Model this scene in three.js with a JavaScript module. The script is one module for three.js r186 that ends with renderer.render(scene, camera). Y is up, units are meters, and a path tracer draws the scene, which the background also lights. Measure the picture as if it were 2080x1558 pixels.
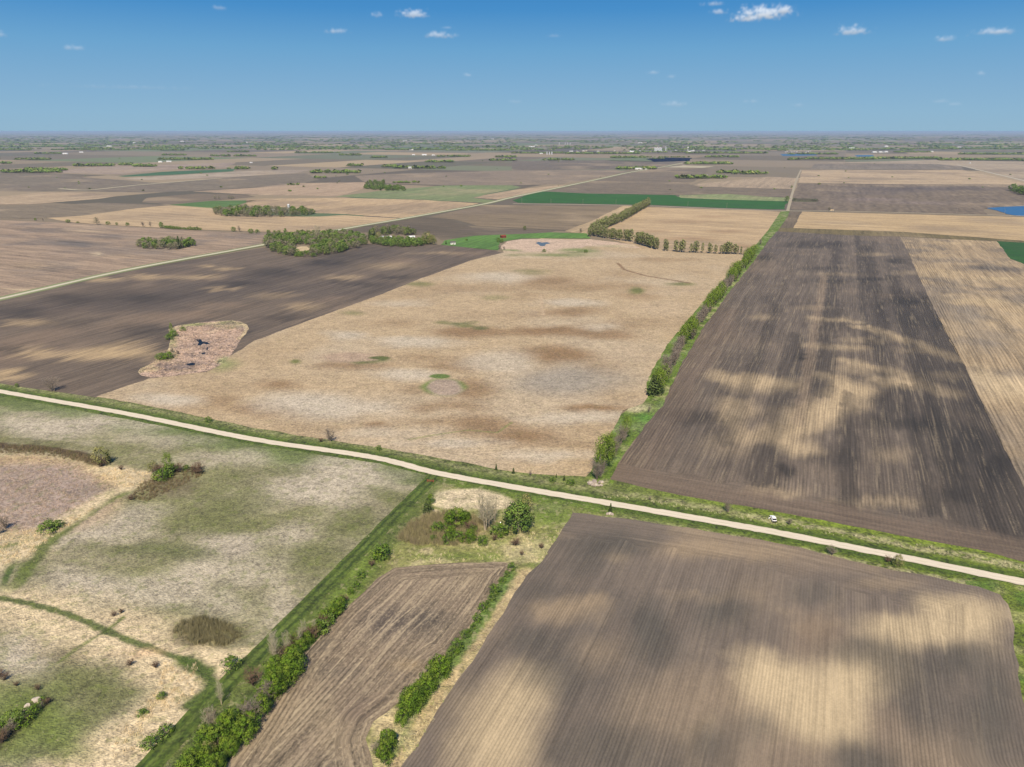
import * as THREE from 'three';
import { mergeGeometries } from 'three/addons/utils/BufferGeometryUtils.js';

// ------------------------------------------------------------------ camera
const W = 2080, H = 1558, F = 1480, EYE = 150, HORIZON = 266;
const PITCH = Math.atan((H / 2 - HORIZON) / F);
const scene = new THREE.Scene();
const camera = new THREE.PerspectiveCamera(2 * Math.atan(H / 2 / F) * 180 / Math.PI, 1024 / 767, 1, 150000);
camera.position.set(0, EYE, 0);
camera.rotation.set(-PITCH, 0, 0);
scene.add(camera);
const renderer = new THREE.WebGLRenderer({ antialias: true });
renderer.setSize(1024, 767);
renderer.toneMapping = THREE.LinearToneMapping;
renderer.toneMappingExposure = 1.35;
renderer.shadowMap.enabled = true;

// ------------------------------------------------------------------ helpers: colour, noise, random
const lin1 = c => c <= 0.04045 ? c / 12.92 : Math.pow((c + 0.055) / 1.055, 2.4);
const hexLin = h => [lin1((h >> 16 & 255) / 255), lin1((h >> 8 & 255) / 255), lin1((h & 255) / 255)];
const LIT = 1.55;                                    // how much brighter than its base colour a sunlit level surface shows
const alb = h => hexLin(h).map(c => c / LIT);        // base colour of a surface seen in sunlight as h
function rng(seed) { let a = seed >>> 0; return () => { a = (a + 0x6D2B79F5) >>> 0; let t = a; t = Math.imul(t ^ t >>> 15, t | 1); t ^= t + Math.imul(t ^ t >>> 7, t | 61); return ((t ^ t >>> 14) >>> 0) / 4294967296; }; }
const TAB = new Float32Array(65536); { const r = rng(77); for (let i = 0; i < 65536; i++) TAB[i] = r(); }
function vn(x, y) {
  const xf = Math.floor(x), yf = Math.floor(y); let u = x - xf, v = y - yf; u = u * u * (3 - 2 * u); v = v * v * (3 - 2 * v);
  const x0 = xf & 255, x1 = (xf + 1) & 255, y0 = (yf & 255) << 8, y1 = ((yf + 1) & 255) << 8;
  const a = TAB[y0 + x0], b = TAB[y0 + x1], c = TAB[y1 + x0], d = TAB[y1 + x1];
  return a + (b - a) * u + (c - a + (a - b - c + d) * u) * v;
}
const fbm = (x, y, n = 4) => { let s = 0, a = 0.5, t = 0; for (let i = 0; i < n; i++) { s += a * vn(x + i * 37.3, y + i * 19.7); t += a; a *= 0.5; x *= 2.03; y *= 2.03; } return s / t; };
const sst = (a, b, x) => { x = (x - a) / (b - a); x = x < 0 ? 0 : x > 1 ? 1 : x; return x * x * (3 - 2 * x); };

// ------------------------------------------------------------------ from a photograph pixel to a point on the level ground
const cp = Math.cos(PITCH), sp = Math.sin(PITCH);
function G(px, py) {
  const xn = (px - W / 2) / F, yn = (H / 2 - py) / F, dy = yn * cp - sp, dz = -(cp + yn * sp), t = -EYE / dy;
  return [xn * t, dz * t];
}
const depthOf = (x, z) => -z * cp + EYE * sp;                       // along the optical axis for a ground point
const mpp = (px, py) => { const [x, z] = G(px, py); return depthOf(x, z) / F; };
const N0 = (() => { const p = G(1724, 300), q = G(1724, 275); const d = [q[0] - p[0], q[1] - p[1]], l = Math.hypot(...d); const a = Math.atan2(0.4622, cp + (H / 2 - 266) / F * sp); return [Math.sin(a), -Math.cos(a)]; })();
const E0 = [-N0[1], N0[0]];                                         // field grid: north and east

// ------------------------------------------------------------------ sky and sun
const SUN = (() => { const az = 2 * Math.PI / 180, el = 51 * Math.PI / 180; return new THREE.Vector3(-Math.sin(az) * Math.cos(el), Math.sin(el), Math.cos(az) * Math.cos(el)); })();
{
  const sw = 4096, sh = 2048, data = new Float32Array(sw * sh * 4);
  const stops = [[0, 0x93b6cd], [1.2, 0x8eb5d0], [3, 0x82aed0], [5.5, 0x6ca4cf], [8, 0x4a8fc9], [10.5, 0x3580c2], [16, 0x2b74b8], [30, 0x2a6cb2], [60, 0x2660a6], [90, 0x245aa0]].map(([e, h]) => [e, hexLin(h).map(c => c / 1.35)]);
  // small fair-weather clouds: pixel centre, half width, half height, strength
  const cl = [[1552, 30, 60, 19, 1], [1520, 38, 34, 9, .9], [1590, 22, 22, 12, .9], [840, 30, 32, 12, .75], [893, 72, 34, 8, .6], [685, 64, 27, 6, .5], [1732, 64, 33, 13, .7], [2020, 65, 44, 9, .7], [1918, 80, 24, 7, .55],
    [155, 98, 24, 6, .35], [1458, 25, 18, 6, .5], [1450, 8, 22, 5, .45], [768, 31, 13, 6, .4], [2, 70, 12, 9, .4], [445, 16, 14, 5, .3], [950, 153, 9, 4, .35], [1325, 148, 12, 5, .3], [1365, 156, 10, 4, .25], [1995, 150, 12, 5, .3], [1370, 212, 26, 7, .25], [1530, 206, 18, 4, .2], [1910, 206, 18, 4, .2], [1050, 207, 18, 3, .15],
    [912, 57, 16, 3, .25], [1128, 73, 20, 4, .18], [250, 177, 170, 3, .12], [1620, 214, 20, 4, .15], [1940, 212, 14, 4, .18]];
  const dirOf = (px, py) => { const xn = (px - W / 2) / F, yn = (H / 2 - py) / F; return [Math.atan2(xn, cp + yn * sp), Math.atan2(yn * cp - sp, Math.hypot(xn, cp + yn * sp))]; };
  const cd = cl.map(([x, y, rx, ry, s]) => { const c = dirOf(x, y), a = dirOf(x + rx, y), b = dirOf(x, y - ry); return [c[0], c[1], a[0] - c[0], b[1] - c[1], s]; });
  // the same scattering of small clouds goes on all round, out of the frame
  const cr = rng(5); for (let i = 0; i < 90; i++) { const a = 0.8 + cr() * 4.7, e = 0.02 + cr() * 0.35; cd.push([a > Math.PI ? a - 2 * Math.PI : a, e, 0.004 + cr() * 0.02 * (0.3 + e * 4), 0.002 + cr() * 0.005 * (0.3 + e * 4), .2 + cr() * .6]); }
  for (let j = 0; j < sh; j++) {
    const el = ((j + 0.5) / sh - 0.5) * Math.PI, ed = Math.max(0, el * 180 / Math.PI); let k = 0; while (k < stops.length - 2 && stops[k + 1][0] < ed) k++;
    let t = (ed - stops[k][0]) / (stops[k + 1][0] - stops[k][0]); const c = [0, 1, 2].map(n => stops[k][1][n] * (1 - t) + stops[k + 1][1][n] * t);
    const near = el > -0.02 && el < 0.5 ? cd.filter(q => Math.abs(el - q[1]) < q[3] * 2.2) : [];
    for (let i = 0; i < sw; i++) {
      const o = (j * sw + i) * 4; let m = 0, lit = 1;
      if (near.length) {
        const u = ((i + 0.5) / sw - 0.5) * 2 * Math.PI; let az = u + Math.PI / 2; if (az > Math.PI) az -= 2 * Math.PI;
        for (const q of near) {
          const dx = (az - q[0]) / q[2]; if (dx > 2 || dx < -2) continue;
          let dy = (el - q[1]) / q[3]; const up = dy; if (dy < -0.25) dy = -0.25 + (dy + 0.25) * 2.2;
          const n = fbm(az * 240 + q[0] * 91, el * 420, 4), n2 = fbm(az * 900, el * 1300, 3);
          const d = Math.sqrt(dx * dx + dy * dy) + (n - 0.5) * 1.5 + (n2 - 0.5) * 0.9;
          const s = q[4] * Math.pow(1 - sst(0.1, 1.15, d), 1.3); if (s > m) { m = s; lit = 0.62 + 0.38 * sst(-0.5, 0.5, up); }
        }
      }
      data[o] = c[0] * (1 - m) + 0.56 * lit * m; data[o + 1] = c[1] * (1 - m) + 0.62 * lit * m; data[o + 2] = c[2] * (1 - m) + 0.7 * lit * m; data[o + 3] = 1;
    }
  }
  const sky = new THREE.DataTexture(data, sw, sh, THREE.RGBAFormat, THREE.FloatType);
  sky.mapping = THREE.EquirectangularReflectionMapping; sky.magFilter = THREE.LinearFilter; sky.colorSpace = THREE.LinearSRGBColorSpace; sky.needsUpdate = true;
  scene.background = sky; scene.environment = sky;
}
const sun = new THREE.DirectionalLight(0xffefd6, 4.8);
sun.position.copy(SUN).multiplyScalar(900); sun.castShadow = true;
sun.shadow.camera.left = sun.shadow.camera.bottom = -900; sun.shadow.camera.right = sun.shadow.camera.top = 900; sun.shadow.camera.far = 3000; sun.shadow.mapSize.set(4096, 4096);
scene.add(sun, sun.target);
scene.fog = new THREE.FogExp2(0xb6cfea, 0.000036);

// ------------------------------------------------------------------ bookkeeping
const taken = {};
function numbered(n) { if (!(n in taken)) { taken[n] = 0; return n; } return n + '_' + String(++taken[n]).padStart(3, '0'); }
function tag(o, label, category, group, kind) { o.userData = { label, category }; if (group) o.userData.group = group; if (kind) o.userData.kind = kind; return o; }
function mat(c, rough = 1, extra = {}) { const m = new THREE.MeshStandardMaterial({ roughness: rough, metalness: 0, ...extra }); m.color.setRGB(...(typeof c === 'number' ? alb(c) : c)); return m; }
function mesh(name, g, m, parent) { const o = new THREE.Mesh(g, m); o.name = parent === scene ? numbered(name) : name; o.castShadow = o.receiveShadow = true; parent.add(o); return o; }
function thing(name, label, category, x, y, z, turn = 0, group) { const g = new THREE.Group(); g.name = numbered(name); g.position.set(x, y, z); g.rotation.y = turn; scene.add(g); return tag(g, label, category, group); }

// ------------------------------------------------------------------ ground sheets: fields painted in their own axes
const ENC = new Uint8Array(4097); for (let i = 0; i <= 4096; i++) { const l = i / 4096; ENC[i] = Math.round(255 * (l <= 0.0031308 ? l * 12.92 : 1.055 * Math.pow(l, 1 / 2.4) - 0.055)); }
function outline(pts, step, jit, seed) {
  const out = [];
  for (let i = 0; i < pts.length; i++) {
    const a = pts[i], b = pts[(i + 1) % pts.length], l = Math.hypot(b[0] - a[0], b[1] - a[1]), n = Math.max(1, Math.min(160, Math.round(l / step)));
    for (let k = 0; k < n; k++) { const t = k / n, x = a[0] + (b[0] - a[0]) * t, z = a[1] + (b[1] - a[1]) * t; out.push([x + (fbm(x / (step * 2.6) + seed, z / (step * 2.6), 3) - .5) * jit * 2, z + (fbm(x / (step * 2.6) + 50, z / (step * 2.6) + seed, 3) - .5) * jit * 2]); }
  }
  return out;
}
// marks: [pixel x, pixel y, half width, half height, colour, strength] is a patch of other soil or growth; {line, w, c, k} is a band w metres wide
function fieldAxes(axis) { return axis === 'N' ? [E0, N0] : axis === 'E' ? [N0, E0] : [axis, [-axis[1], axis[0]]]; }
function paint(o, bb, A, B) {
  const [s0, s1, t0, t1] = bb, M = o.grid || 384, g = new Float32Array(M * M * 3), base = alb(o.base), warpS = o.warp || 0.5;
  for (let i = 0; i < M * M; i++) { g[i * 3] = base[0]; g[i * 3 + 1] = base[1]; g[i * 3 + 2] = base[2]; }
  const ds = (s1 - s0) / (M - 1), dt = (t1 - t0) / (M - 1), P = (i, j) => { const s = s0 + i * ds, t = t0 + j * dt; return [A[0] * s + B[0] * t, A[1] * s + B[1] * t]; };
  if (o.vary) for (let j = 0; j < M; j++) for (let i = 0; i < M; i++) {            // broad drifts between soils or growths
    const [x, z] = P(i, j), k = (j * M + i) * 3;
    for (const [h, size, lo, hi, str] of o.vary) { const n = fbm(x / size + lo * 91 + str * 13, z / size + hi * 57, 4), m = sst(lo, hi, n) * str; if (m > 0) { const c = typeof h === 'number' ? alb(h) : h; for (let q = 0; q < 3; q++) g[k + q] += (c[q] - g[k + q]) * m; } }
  }
  for (const mk of o.marks || []) {
    if (Array.isArray(mk)) {
      const [px, py, rx, ry, h, str] = mk, c = G(px, py), a0 = G(px + rx, py), b1 = G(px, py - ry), b0 = G(px, py + ry), c3 = alb(h);
      const ax = a0[0] - c[0], az = a0[1] - c[1], bx = (b1[0] - b0[0]) / 2, bz = (b1[1] - b0[1]) / 2, det = ax * bz - az * bx, big = Math.min(Math.hypot(ax, az), Math.hypot(bx, bz));
      const R = 1.9 * (Math.hypot(ax, az) + Math.hypot(bx, bz)), sc = A[0] * c[0] + A[1] * c[1], tc = B[0] * c[0] + B[1] * c[1];
      const i0 = Math.max(0, Math.floor((sc - R - s0) / ds)), i1 = Math.min(M - 1, Math.ceil((sc + R - s0) / ds)), j0 = Math.max(0, Math.floor((tc - R - t0) / dt)), j1 = Math.min(M - 1, Math.ceil((tc + R - t0) / dt));
      for (let j = j0; j <= j1; j++) for (let i = i0; i <= i1; i++) {
        const [x, z] = P(i, j), dx = x - c[0], dz = z - c[1], al = (dx * bz - dz * bx) / det, be = (ax * dz - az * dx) / det;
        const d = Math.hypot(al, be) + (fbm(x / (big * 1.3 + 4) + px, z / (big * 1.3 + 4) + py, 3) - .5) * 2 * (mk[6] !== undefined ? .3 : warpS); if (d > 1.6) continue;
        const m = str * (mk[6] !== undefined ? 1 - sst(mk[6], mk[6] + .35, d) : 1 - sst(0.15, 1.5, d)), k = (j * M + i) * 3; for (let q = 0; q < 3; q++) g[k + q] += (c3[q] - g[k + q]) * m;
      }
    } else {
      const L = mk.line.map(p => G(...p)), c3 = alb(mk.c), soft = mk.soft === undefined ? .5 : mk.soft;
      const lo = [1e9, 1e9], hi = [-1e9, -1e9]; for (const p of L) { const s = A[0] * p[0] + A[1] * p[1], t = B[0] * p[0] + B[1] * p[1]; lo[0] = Math.min(lo[0], s); hi[0] = Math.max(hi[0], s); lo[1] = Math.min(lo[1], t); hi[1] = Math.max(hi[1], t); }
      const i0 = Math.max(0, Math.floor((lo[0] - mk.w * 2 - s0) / ds)), i1 = Math.min(M - 1, Math.ceil((hi[0] + mk.w * 2 - s0) / ds)), j0 = Math.max(0, Math.floor((lo[1] - mk.w * 2 - t0) / dt)), j1 = Math.min(M - 1, Math.ceil((hi[1] + mk.w * 2 - t0) / dt));
      for (let j = j0; j <= j1; j++) for (let i = i0; i <= i1; i++) {
        const [x, z] = P(i, j); let d = 1e9;
        for (let e = 0; e < L.length - 1; e++) { const a = L[e], b = L[e + 1], vx = b[0] - a[0], vz = b[1] - a[1]; let t = ((x - a[0]) * vx + (z - a[1]) * vz) / (vx * vx + vz * vz); t = t < 0 ? 0 : t > 1 ? 1 : t; d = Math.min(d, Math.hypot(x - a[0] - vx * t, z - a[1] - vz * t)); }
        d = d / (mk.w / 2) + (fbm(x / (mk.w * .7 + .5), z / (mk.w * .7 + .5), 3) - .5) * 1.2; if (d > 1.7) continue;
        const m = mk.k * (1 - sst(1 - soft, 1 + soft, d)), k = (j * M + i) * 3; for (let q = 0; q < 3; q++) g[k + q] += (c3[q] - g[k + q]) * m;
      }
    }
  }
  return { g, M };
}
const out = [0, 0, 0];
function sheet(o) {
  const [A, B] = fieldAxes(o.axis || 'N');
  const raw = o.world || o.poly.map(p => G(...p)), pts = outline(raw, o.step || 6, o.jit === undefined ? 1 : o.jit, o.seed || 1);
  let s0 = 1e9, s1 = -1e9, t0 = 1e9, t1 = -1e9; for (const p of pts) { const s = A[0] * p[0] + A[1] * p[1], t = B[0] * p[0] + B[1] * p[1]; s0 = Math.min(s0, s); s1 = Math.max(s1, s); t0 = Math.min(t0, t); t1 = Math.max(t1, t); }
  const { g, M } = paint(o, [s0, s1, t0, t1], A, B), tw = o.tw || 192, th = o.th || 192, d = new Uint8Array(tw * th * 4);
  for (let j = 0; j < th; j++) {
    const fv = (j + .5) / th, t = t0 + fv * (t1 - t0), gy = Math.min(M - 1.001, fv * (M - 1)), y00 = Math.floor(gy), v0 = gy - y00;
    for (let i = 0; i < tw; i++) {
      const fu = (i + .5) / tw, s = s0 + fu * (s1 - s0), gx = Math.min(M - 1.001, fu * (M - 1)), x0 = Math.floor(gx), u = gx - x0; let y0 = y00, v = v0; if (o.smear) { const gs = Math.max(0, Math.min(M - 1.001, gy + ((vn(s / .9, t / 40) - .5) * o.smear + (vn(s / 4 + 40, t / 60) - .5) * o.smear) / (t1 - t0) * M)); y0 = Math.floor(gs); v = gs - y0; } const k = (y0 * M + x0) * 3, k2 = k + M * 3;
      for (let q = 0; q < 3; q++) out[q] = (g[k + q] * (1 - u) + g[k + 3 + q] * u) * (1 - v) + (g[k2 + q] * (1 - u) + g[k2 + 3 + q] * u) * v;
      o.detail(s, t, A[0] * s + B[0] * t, A[1] * s + B[1] * t);
      const n = (j * tw + i) * 4; for (let q = 0; q < 3; q++) { const c = out[q] * 4096; d[n + q] = ENC[c < 0 ? 0 : c > 4096 ? 4096 : c | 0]; } d[n + 3] = 255;
    }
  }
  const tx = new THREE.DataTexture(d, tw, th); tx.colorSpace = THREE.SRGBColorSpace; tx.magFilter = THREE.LinearFilter; tx.minFilter = THREE.LinearFilter; tx.needsUpdate = true;
  const contour = pts.map(p => new THREE.Vector2(p[0], -p[1])); if (THREE.ShapeUtils.area(contour) < 0) { contour.reverse(); pts.reverse(); }
  const tris = THREE.ShapeUtils.triangulateShape(contour, []), geo = new THREE.BufferGeometry(), pos = [], uv = [], nor = [];
  for (const p of pts) { pos.push(p[0], 0, p[1]); nor.push(0, 1, 0); uv.push((A[0] * p[0] + A[1] * p[1] - s0) / (s1 - s0), (B[0] * p[0] + B[1] * p[1] - t0) / (t1 - t0)); }
  geo.setAttribute('position', new THREE.Float32BufferAttribute(pos, 3)); geo.setAttribute('normal', new THREE.Float32BufferAttribute(nor, 3)); geo.setAttribute('uv', new THREE.Float32BufferAttribute(uv, 2)); geo.setIndex(tris.flat());
  const m = new THREE.MeshStandardMaterial({ map: tx, roughness: 1 });
  if (o.bump) { const b = o.bumpRows ? rowBump : grassBump, bt = b.clone(); bt.repeat.set((s1 - s0) / o.bump[0], (t1 - t0) / o.bump[1]); bt.needsUpdate = true; m.bumpMap = bt; m.bumpScale = o.bump[2]; }
  const ms = mesh(o.name, geo, m, scene); ms.position.y = o.y; tag(ms, o.label, o.cat || 'field', o.group, 'structure'); return ms;
}
function bumpTex(fn, n = 512) { const d = new Uint8Array(n * n * 4); for (let j = 0; j < n; j++) for (let i = 0; i < n; i++) { const v = Math.max(0, Math.min(255, fn(i / n, j / n) * 255)), k = (j * n + i) * 4; d[k] = d[k + 1] = d[k + 2] = v; d[k + 3] = 255; } const t = new THREE.DataTexture(d, n, n); t.wrapS = t.wrapT = THREE.RepeatWrapping; t.magFilter = THREE.LinearFilter; t.needsUpdate = true; return t; }
const grassBump = bumpTex((u, v) => 0.55 * vn(u * 256, v * 256) + 0.45 * vn(u * 512, v * 512));
const rowBump = bumpTex((u, v) => 0.6 * (0.5 + 0.5 * Math.cos(u * 2 * Math.PI * 16)) + 0.4 * vn(u * 256, v * 256));

// grain of each kind of ground; each changes `out`, the base colour at that spot
const mulOut = m => { out[0] *= m; out[1] *= m; out[2] *= m; };
const mixOut = (c, k) => { for (let q = 0; q < 3; q++) out[q] += (c[q] - out[q]) * k; };
const STRAW = alb(0xcdbb9a), PALE = alb(0xcfc3ab), DRY = alb(0xd6c79f), LEAF = alb(0x74852e), DARKG = alb(0x3f5a22), BROWN = alb(0x8a6f52);
function soilGrain(rows, residue, contrast = 1) {            // tilled soil: passes of the implement, rows, clods and straw residue
  return (s, t) => {
    const w = (vn(s / 40, t / 60) - .5) * 1.6;
    const a = vn((s + w) / .7, t / 16) - .5, b = vn((s + w) / 2.3 + 9, t / 55) - .5, c = vn((s + w) / 8 + 31, t / 240) - .5, g = vn(s / .3, t / .4) - .5, h = vn(s / 1.1, t / 1.6 + 60) - .5;
    let m = 1 + contrast * (.42 * a + .32 * b + .24 * c + .4 * g + .2 * h);
    if (rows) { const k = .5 + .5 * Math.cos((s + w) * 2 * Math.PI / rows), q = vn(s / 6, t / 45 + 7); m *= 1 - .34 * contrast * k * k * k * (.2 + q); }
    if (rows) { const fr = (s + w * .3) / 9.14 - Math.floor((s + w * .3) / 9.14), ln = Math.min(Math.abs(fr - .36), Math.abs(fr - .6)); if (ln < .028) m *= 1 - .2 * vn(s / 9, t / 50 + 20); }
    mulOut(m);
    if (residue) { const f = vn((s + w) / .6 + 5, t / 16) * .5 + vn(s / .35, t / .6 + 30) * .22 + vn(s / 2.1, t / 40) * .28, p = vn(s / 34, t / 60 + 3), e = sst(.55 + .1 * (.5 - p), .85, f) * residue; if (e > 0) mixOut(STRAW, e); }
  };
}
function grassGrain(k = 1, green = 0) {                      // standing dead grass: clumps, wind-laid tufts, gaps
  return (s, t, x, z) => {
    const a = vn(x / .4, z / .45) - .5, b = vn(x / .9 + 7, z / .9 + 9) - .5, c = vn(x / 3.2, z / 2.4 + 40) - .5, d = vn(x / 11, z / 9) - .5;
    mulOut(Math.max(.25, 1 + k * (.75 * a + .7 * b + .4 * c + .2 * d)));
    if (green) { const f = fbm(x / 2.4 + 17, z / 2.4, 3), p = vn(x / 22, z / 22); const e = sst(.62 - .16 * p, .8, f) * green; if (e > 0) mixOut(LEAF, e); }
  };
}

console.log('ground');
// the wide plain, and beyond the near farms the patchwork of fields out to the horizon
{
  const g = new THREE.PlaneGeometry(160000, 160000); g.rotateX(-Math.PI / 2);
  const ms = mesh('ground', g, mat(0x8e8068), scene); ms.position.set(0, -0.3, -40000); tag(ms, 'flat open farmland plain reaching the horizon', 'ground', null, 'structure');
}
const FARCOL = [0xa8977a, 0x9c8c70, 0xb09d7c, 0x857a66, 0x7a6f5c, 0x6c6352, 0x8d816a, 0x7b715c, 0x6f6b56, 0xa39376, 0x66604e, 0x74805a, 0x627650, 0x7a7f62, 0x94866f].map(alb);
{
  const r = rng(21), pos = [], col = [], idx = [], S = 805;
  const quad = (a, b, w, h, c) => { const n = pos.length / 3; for (const [e, f] of [[a, b], [a + w, b], [a + w, b + h], [a, b + h]]) { pos.push(E0[0] * e + N0[0] * f, 0, E0[1] * e + N0[1] * f); col.push(...c); } idx.push(n, n + 1, n + 2, n, n + 2, n + 3); };
  for (let i = -70; i < 60; i++) for (let j = 0; j < 75; j++) {
    const e = i * S, f = j * S + 300, x = E0[0] * e + N0[0] * f, z = E0[1] * e + N0[1] * f; if (-z < 1300 || Math.abs(x) > -z * .95 + 900) { r(); continue; }
    const cut = r(), n = cut < .5 ? 1 : cut < .85 ? 2 : 3, ew = r() < .5;
    for (let k = 0; k < n; k++) { const c = FARCOL[Math.floor(r() * FARCOL.length)], v = .9 + r() * .2, m = 4, L = S / n; quad(e + (ew ? 0 : k * L) + m, f + (ew ? k * L : 0) + m, (ew ? S : L) - 2 * m, (ew ? L : S) - 2 * m, c.map(q => q * v)); }
  }
  const g = new THREE.BufferGeometry(); g.setAttribute('position', new THREE.Float32BufferAttribute(pos, 3)); g.setAttribute('color', new THREE.Float32BufferAttribute(col, 3)); g.setIndex(idx); g.computeVertexNormals();
  const ms = mesh('distant_fields', g, new THREE.MeshStandardMaterial({ vertexColors: true, roughness: 1 }), scene); ms.position.y = -.1; tag(ms, 'patchwork of brown and tan fields far off below the horizon', 'fields', null, 'structure');
}

// ------------------------------------------------------------------ the nearer fields
const edgeDist = (x, z, L) => { let d = 1e9; for (let e = 0; e < L.length - 1; e++) { const a = L[e], b = L[e + 1], vx = b[0] - a[0], vz = b[1] - a[1]; let t = ((x - a[0]) * vx + (z - a[1]) * vz) / (vx * vx + vz * vz); t = t < 0 ? 0 : t > 1 ? 1 : t; d = Math.min(d, Math.hypot(x - a[0] - vx * t, z - a[1] - vz * t)); } return d; };
const edgeAlong = (x, z, L) => { let d = 1e9, best = 0, len = 0; for (let e = 0; e < L.length - 1; e++) { const a = L[e], b = L[e + 1], vx = b[0] - a[0], vz = b[1] - a[1], l = Math.hypot(vx, vz); let t = ((x - a[0]) * vx + (z - a[1]) * vz) / (l * l); t = t < 0 ? 0 : t > 1 ? 1 : t; const q = Math.hypot(x - a[0] - vx * t, z - a[1] - vz * t); if (q < d) { d = q; best = len + t * l; } len += l; } return [d, best]; };
const ROADPX = [[-420, 716], [-200, 757], [0, 795], [260, 841], [520, 893.5], [770, 931.5], [883, 960], [1040, 989], [1240, 1023], [1560, 1079], [1810, 1128], [2080, 1183], [2400, 1249], [2700, 1312]];
const ROAD = (() => { const c = new THREE.CatmullRomCurve3(ROADPX.map(p => { const [x, z] = G(...p); return new THREE.Vector3(x, 0, z); })); return c.getPoints(120).map(p => [p.x, p.z]); })();

// bottom strip of tilled ground with pale dry knolls
{
  const k = 0xd8c39c, t = 0xae9a7d, d = 0x5e5a52;
  const top = [[1162, 1041], [1265, 1053], [1395, 1072], [1560, 1100], [1622, 1113], [1682, 1128], [1810, 1158], [1870, 1168], [1985, 1192], [2033, 1208], [2046, 1228]];
  const rows = soilGrain(.95, .1, .55), T = [...top, [2057, 1273], [2063, 1328], [2078, 1418], [2110, 1560]].map(p => G(...p));
  const ra = (() => { const a = G(1265, 1053), b = G(1870, 1168), l = Math.hypot(b[0] - a[0], b[1] - a[1]); return [(b[0] - a[0]) / l, (b[1] - a[1]) / l]; })();
  sheet({ name: 'tilled_field', label: 'tilled brown field with pale dry knolls beside the gravel road bend of the stubble strip', poly: [...top, [2057, 1273], [2063, 1328], [2078, 1418], [2110, 1560], [2150, 1720], [1600, 1760], [700, 1740], [813, 1558], [846, 1511], [911, 1408], [983, 1308], [1040, 1213], [1068, 1170], [1100, 1140], [1140, 1078]], y: .08, jit: .9, step: 3, tw: 2048, th: 2048, grid: 512, base: 0x827669, smear: 2, seed: 3,
    vary: [[0x6a635a, 34, .48, .75, .6], [0xa39078, 44, .5, .78, .6], [0xc0aa86, 30, .62, .8, .4]],
    marks: [{ line: [[1545, 1362], [1610, 1398], [1668, 1455], [1705, 1400], [1745, 1358], [1790, 1332]], w: 15, c: k, k: .8, soft: .95 }, { line: [[1820, 1278], [1890, 1284], [1960, 1268], [1990, 1246], [1900, 1228]], w: 12, c: k, k: .75, soft: .95 }, { line: [[1080, 1380], [1040, 1440], [1010, 1510], [990, 1580]], w: 14, c: k, k: .7, soft: .95 }, { line: [[1110, 1245], [1160, 1232], [1215, 1222]], w: 9, c: t, k: .7, soft: .95 }, { line: [[1380, 1118], [1450, 1112], [1520, 1124]], w: 10, c: t, k: .7, soft: .95 }, [1010, 1480, 92, 105.6, k, 0.71], [1045, 1400, 59, 52.8, k, 0.45], [1150, 1235, 73, 29.0, t, 0.60], [1215, 1320, 73, 39.6, t, 0.45], [1300, 1440, 66, 72.6, t, 0.38], [1620, 1410, 106, 72.6, k, 0.71], [1570, 1385, 66, 39.6, k, 0.52], [1750, 1375, 92, 52.8, k, 0.60], [1690, 1440, 79, 66.0, k, 0.60], [1870, 1280, 106, 39.6, k, 0.71], [1950, 1245, 106, 31.7, k, 0.52], [1990, 1290, 66, 44.9, k, 0.45], [1450, 1105, 106, 21.1, t, 0.60], [1575, 1122, 59, 21.1, t, 0.60], [1650, 1290, 66, 52.8, 0x95816a, .6], [1900, 1530, 106, 66.0, t, 0.38], [1800, 1185, 79, 13.2, t, 0.45], [1420, 1400, 79, 92.4, t, 0.26], [1540, 1200, 79, 39.6, t, 0.26],
      [1250, 1105, 79, 31.7, d, .8], [1200, 1135, 53, 31.7, d, .5], [1320, 1275, 40, 66.0, d, .8], [1340, 1320, 40, 39.6, d, .6], [1465, 1240, 66, 37.0, d, .75], [1100, 1300, 73, 31.7, d, .7], [1130, 1370, 79, 52.8, d, .6], [1250, 1520, 145, 47.5, d, .6], [1440, 1510, 79, 66.0, d, .75], [1770, 1320, 79, 34.3, d, .7], [1850, 1365, 79, 47.5, d, .7], [1950, 1335, 58, 39.6, d, .8], [2015, 1420, 61, 105.6, d, .8], [1750, 1540, 79, 47.5, d, .8], [1650, 1205, 53, 26.4, d, .5], [1540, 1470, 53, 39.6, d, .5], [1890, 1440, 79, 52.8, d, .4], [1100, 1200, 53, 21.1, d, .35]],
    detail: (s, t2, x, z) => { const dd = edgeDist(x, z, T); if (dd + (vn(s / 4, t2 / 9) - .5) * 9 < 20) { const [d2, al] = edgeAlong(x, z, T); rows(d2 + 200, al); } else rows(s, t2); }, bump: [15.2, 24, .12], bumpRows: true });
}
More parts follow.
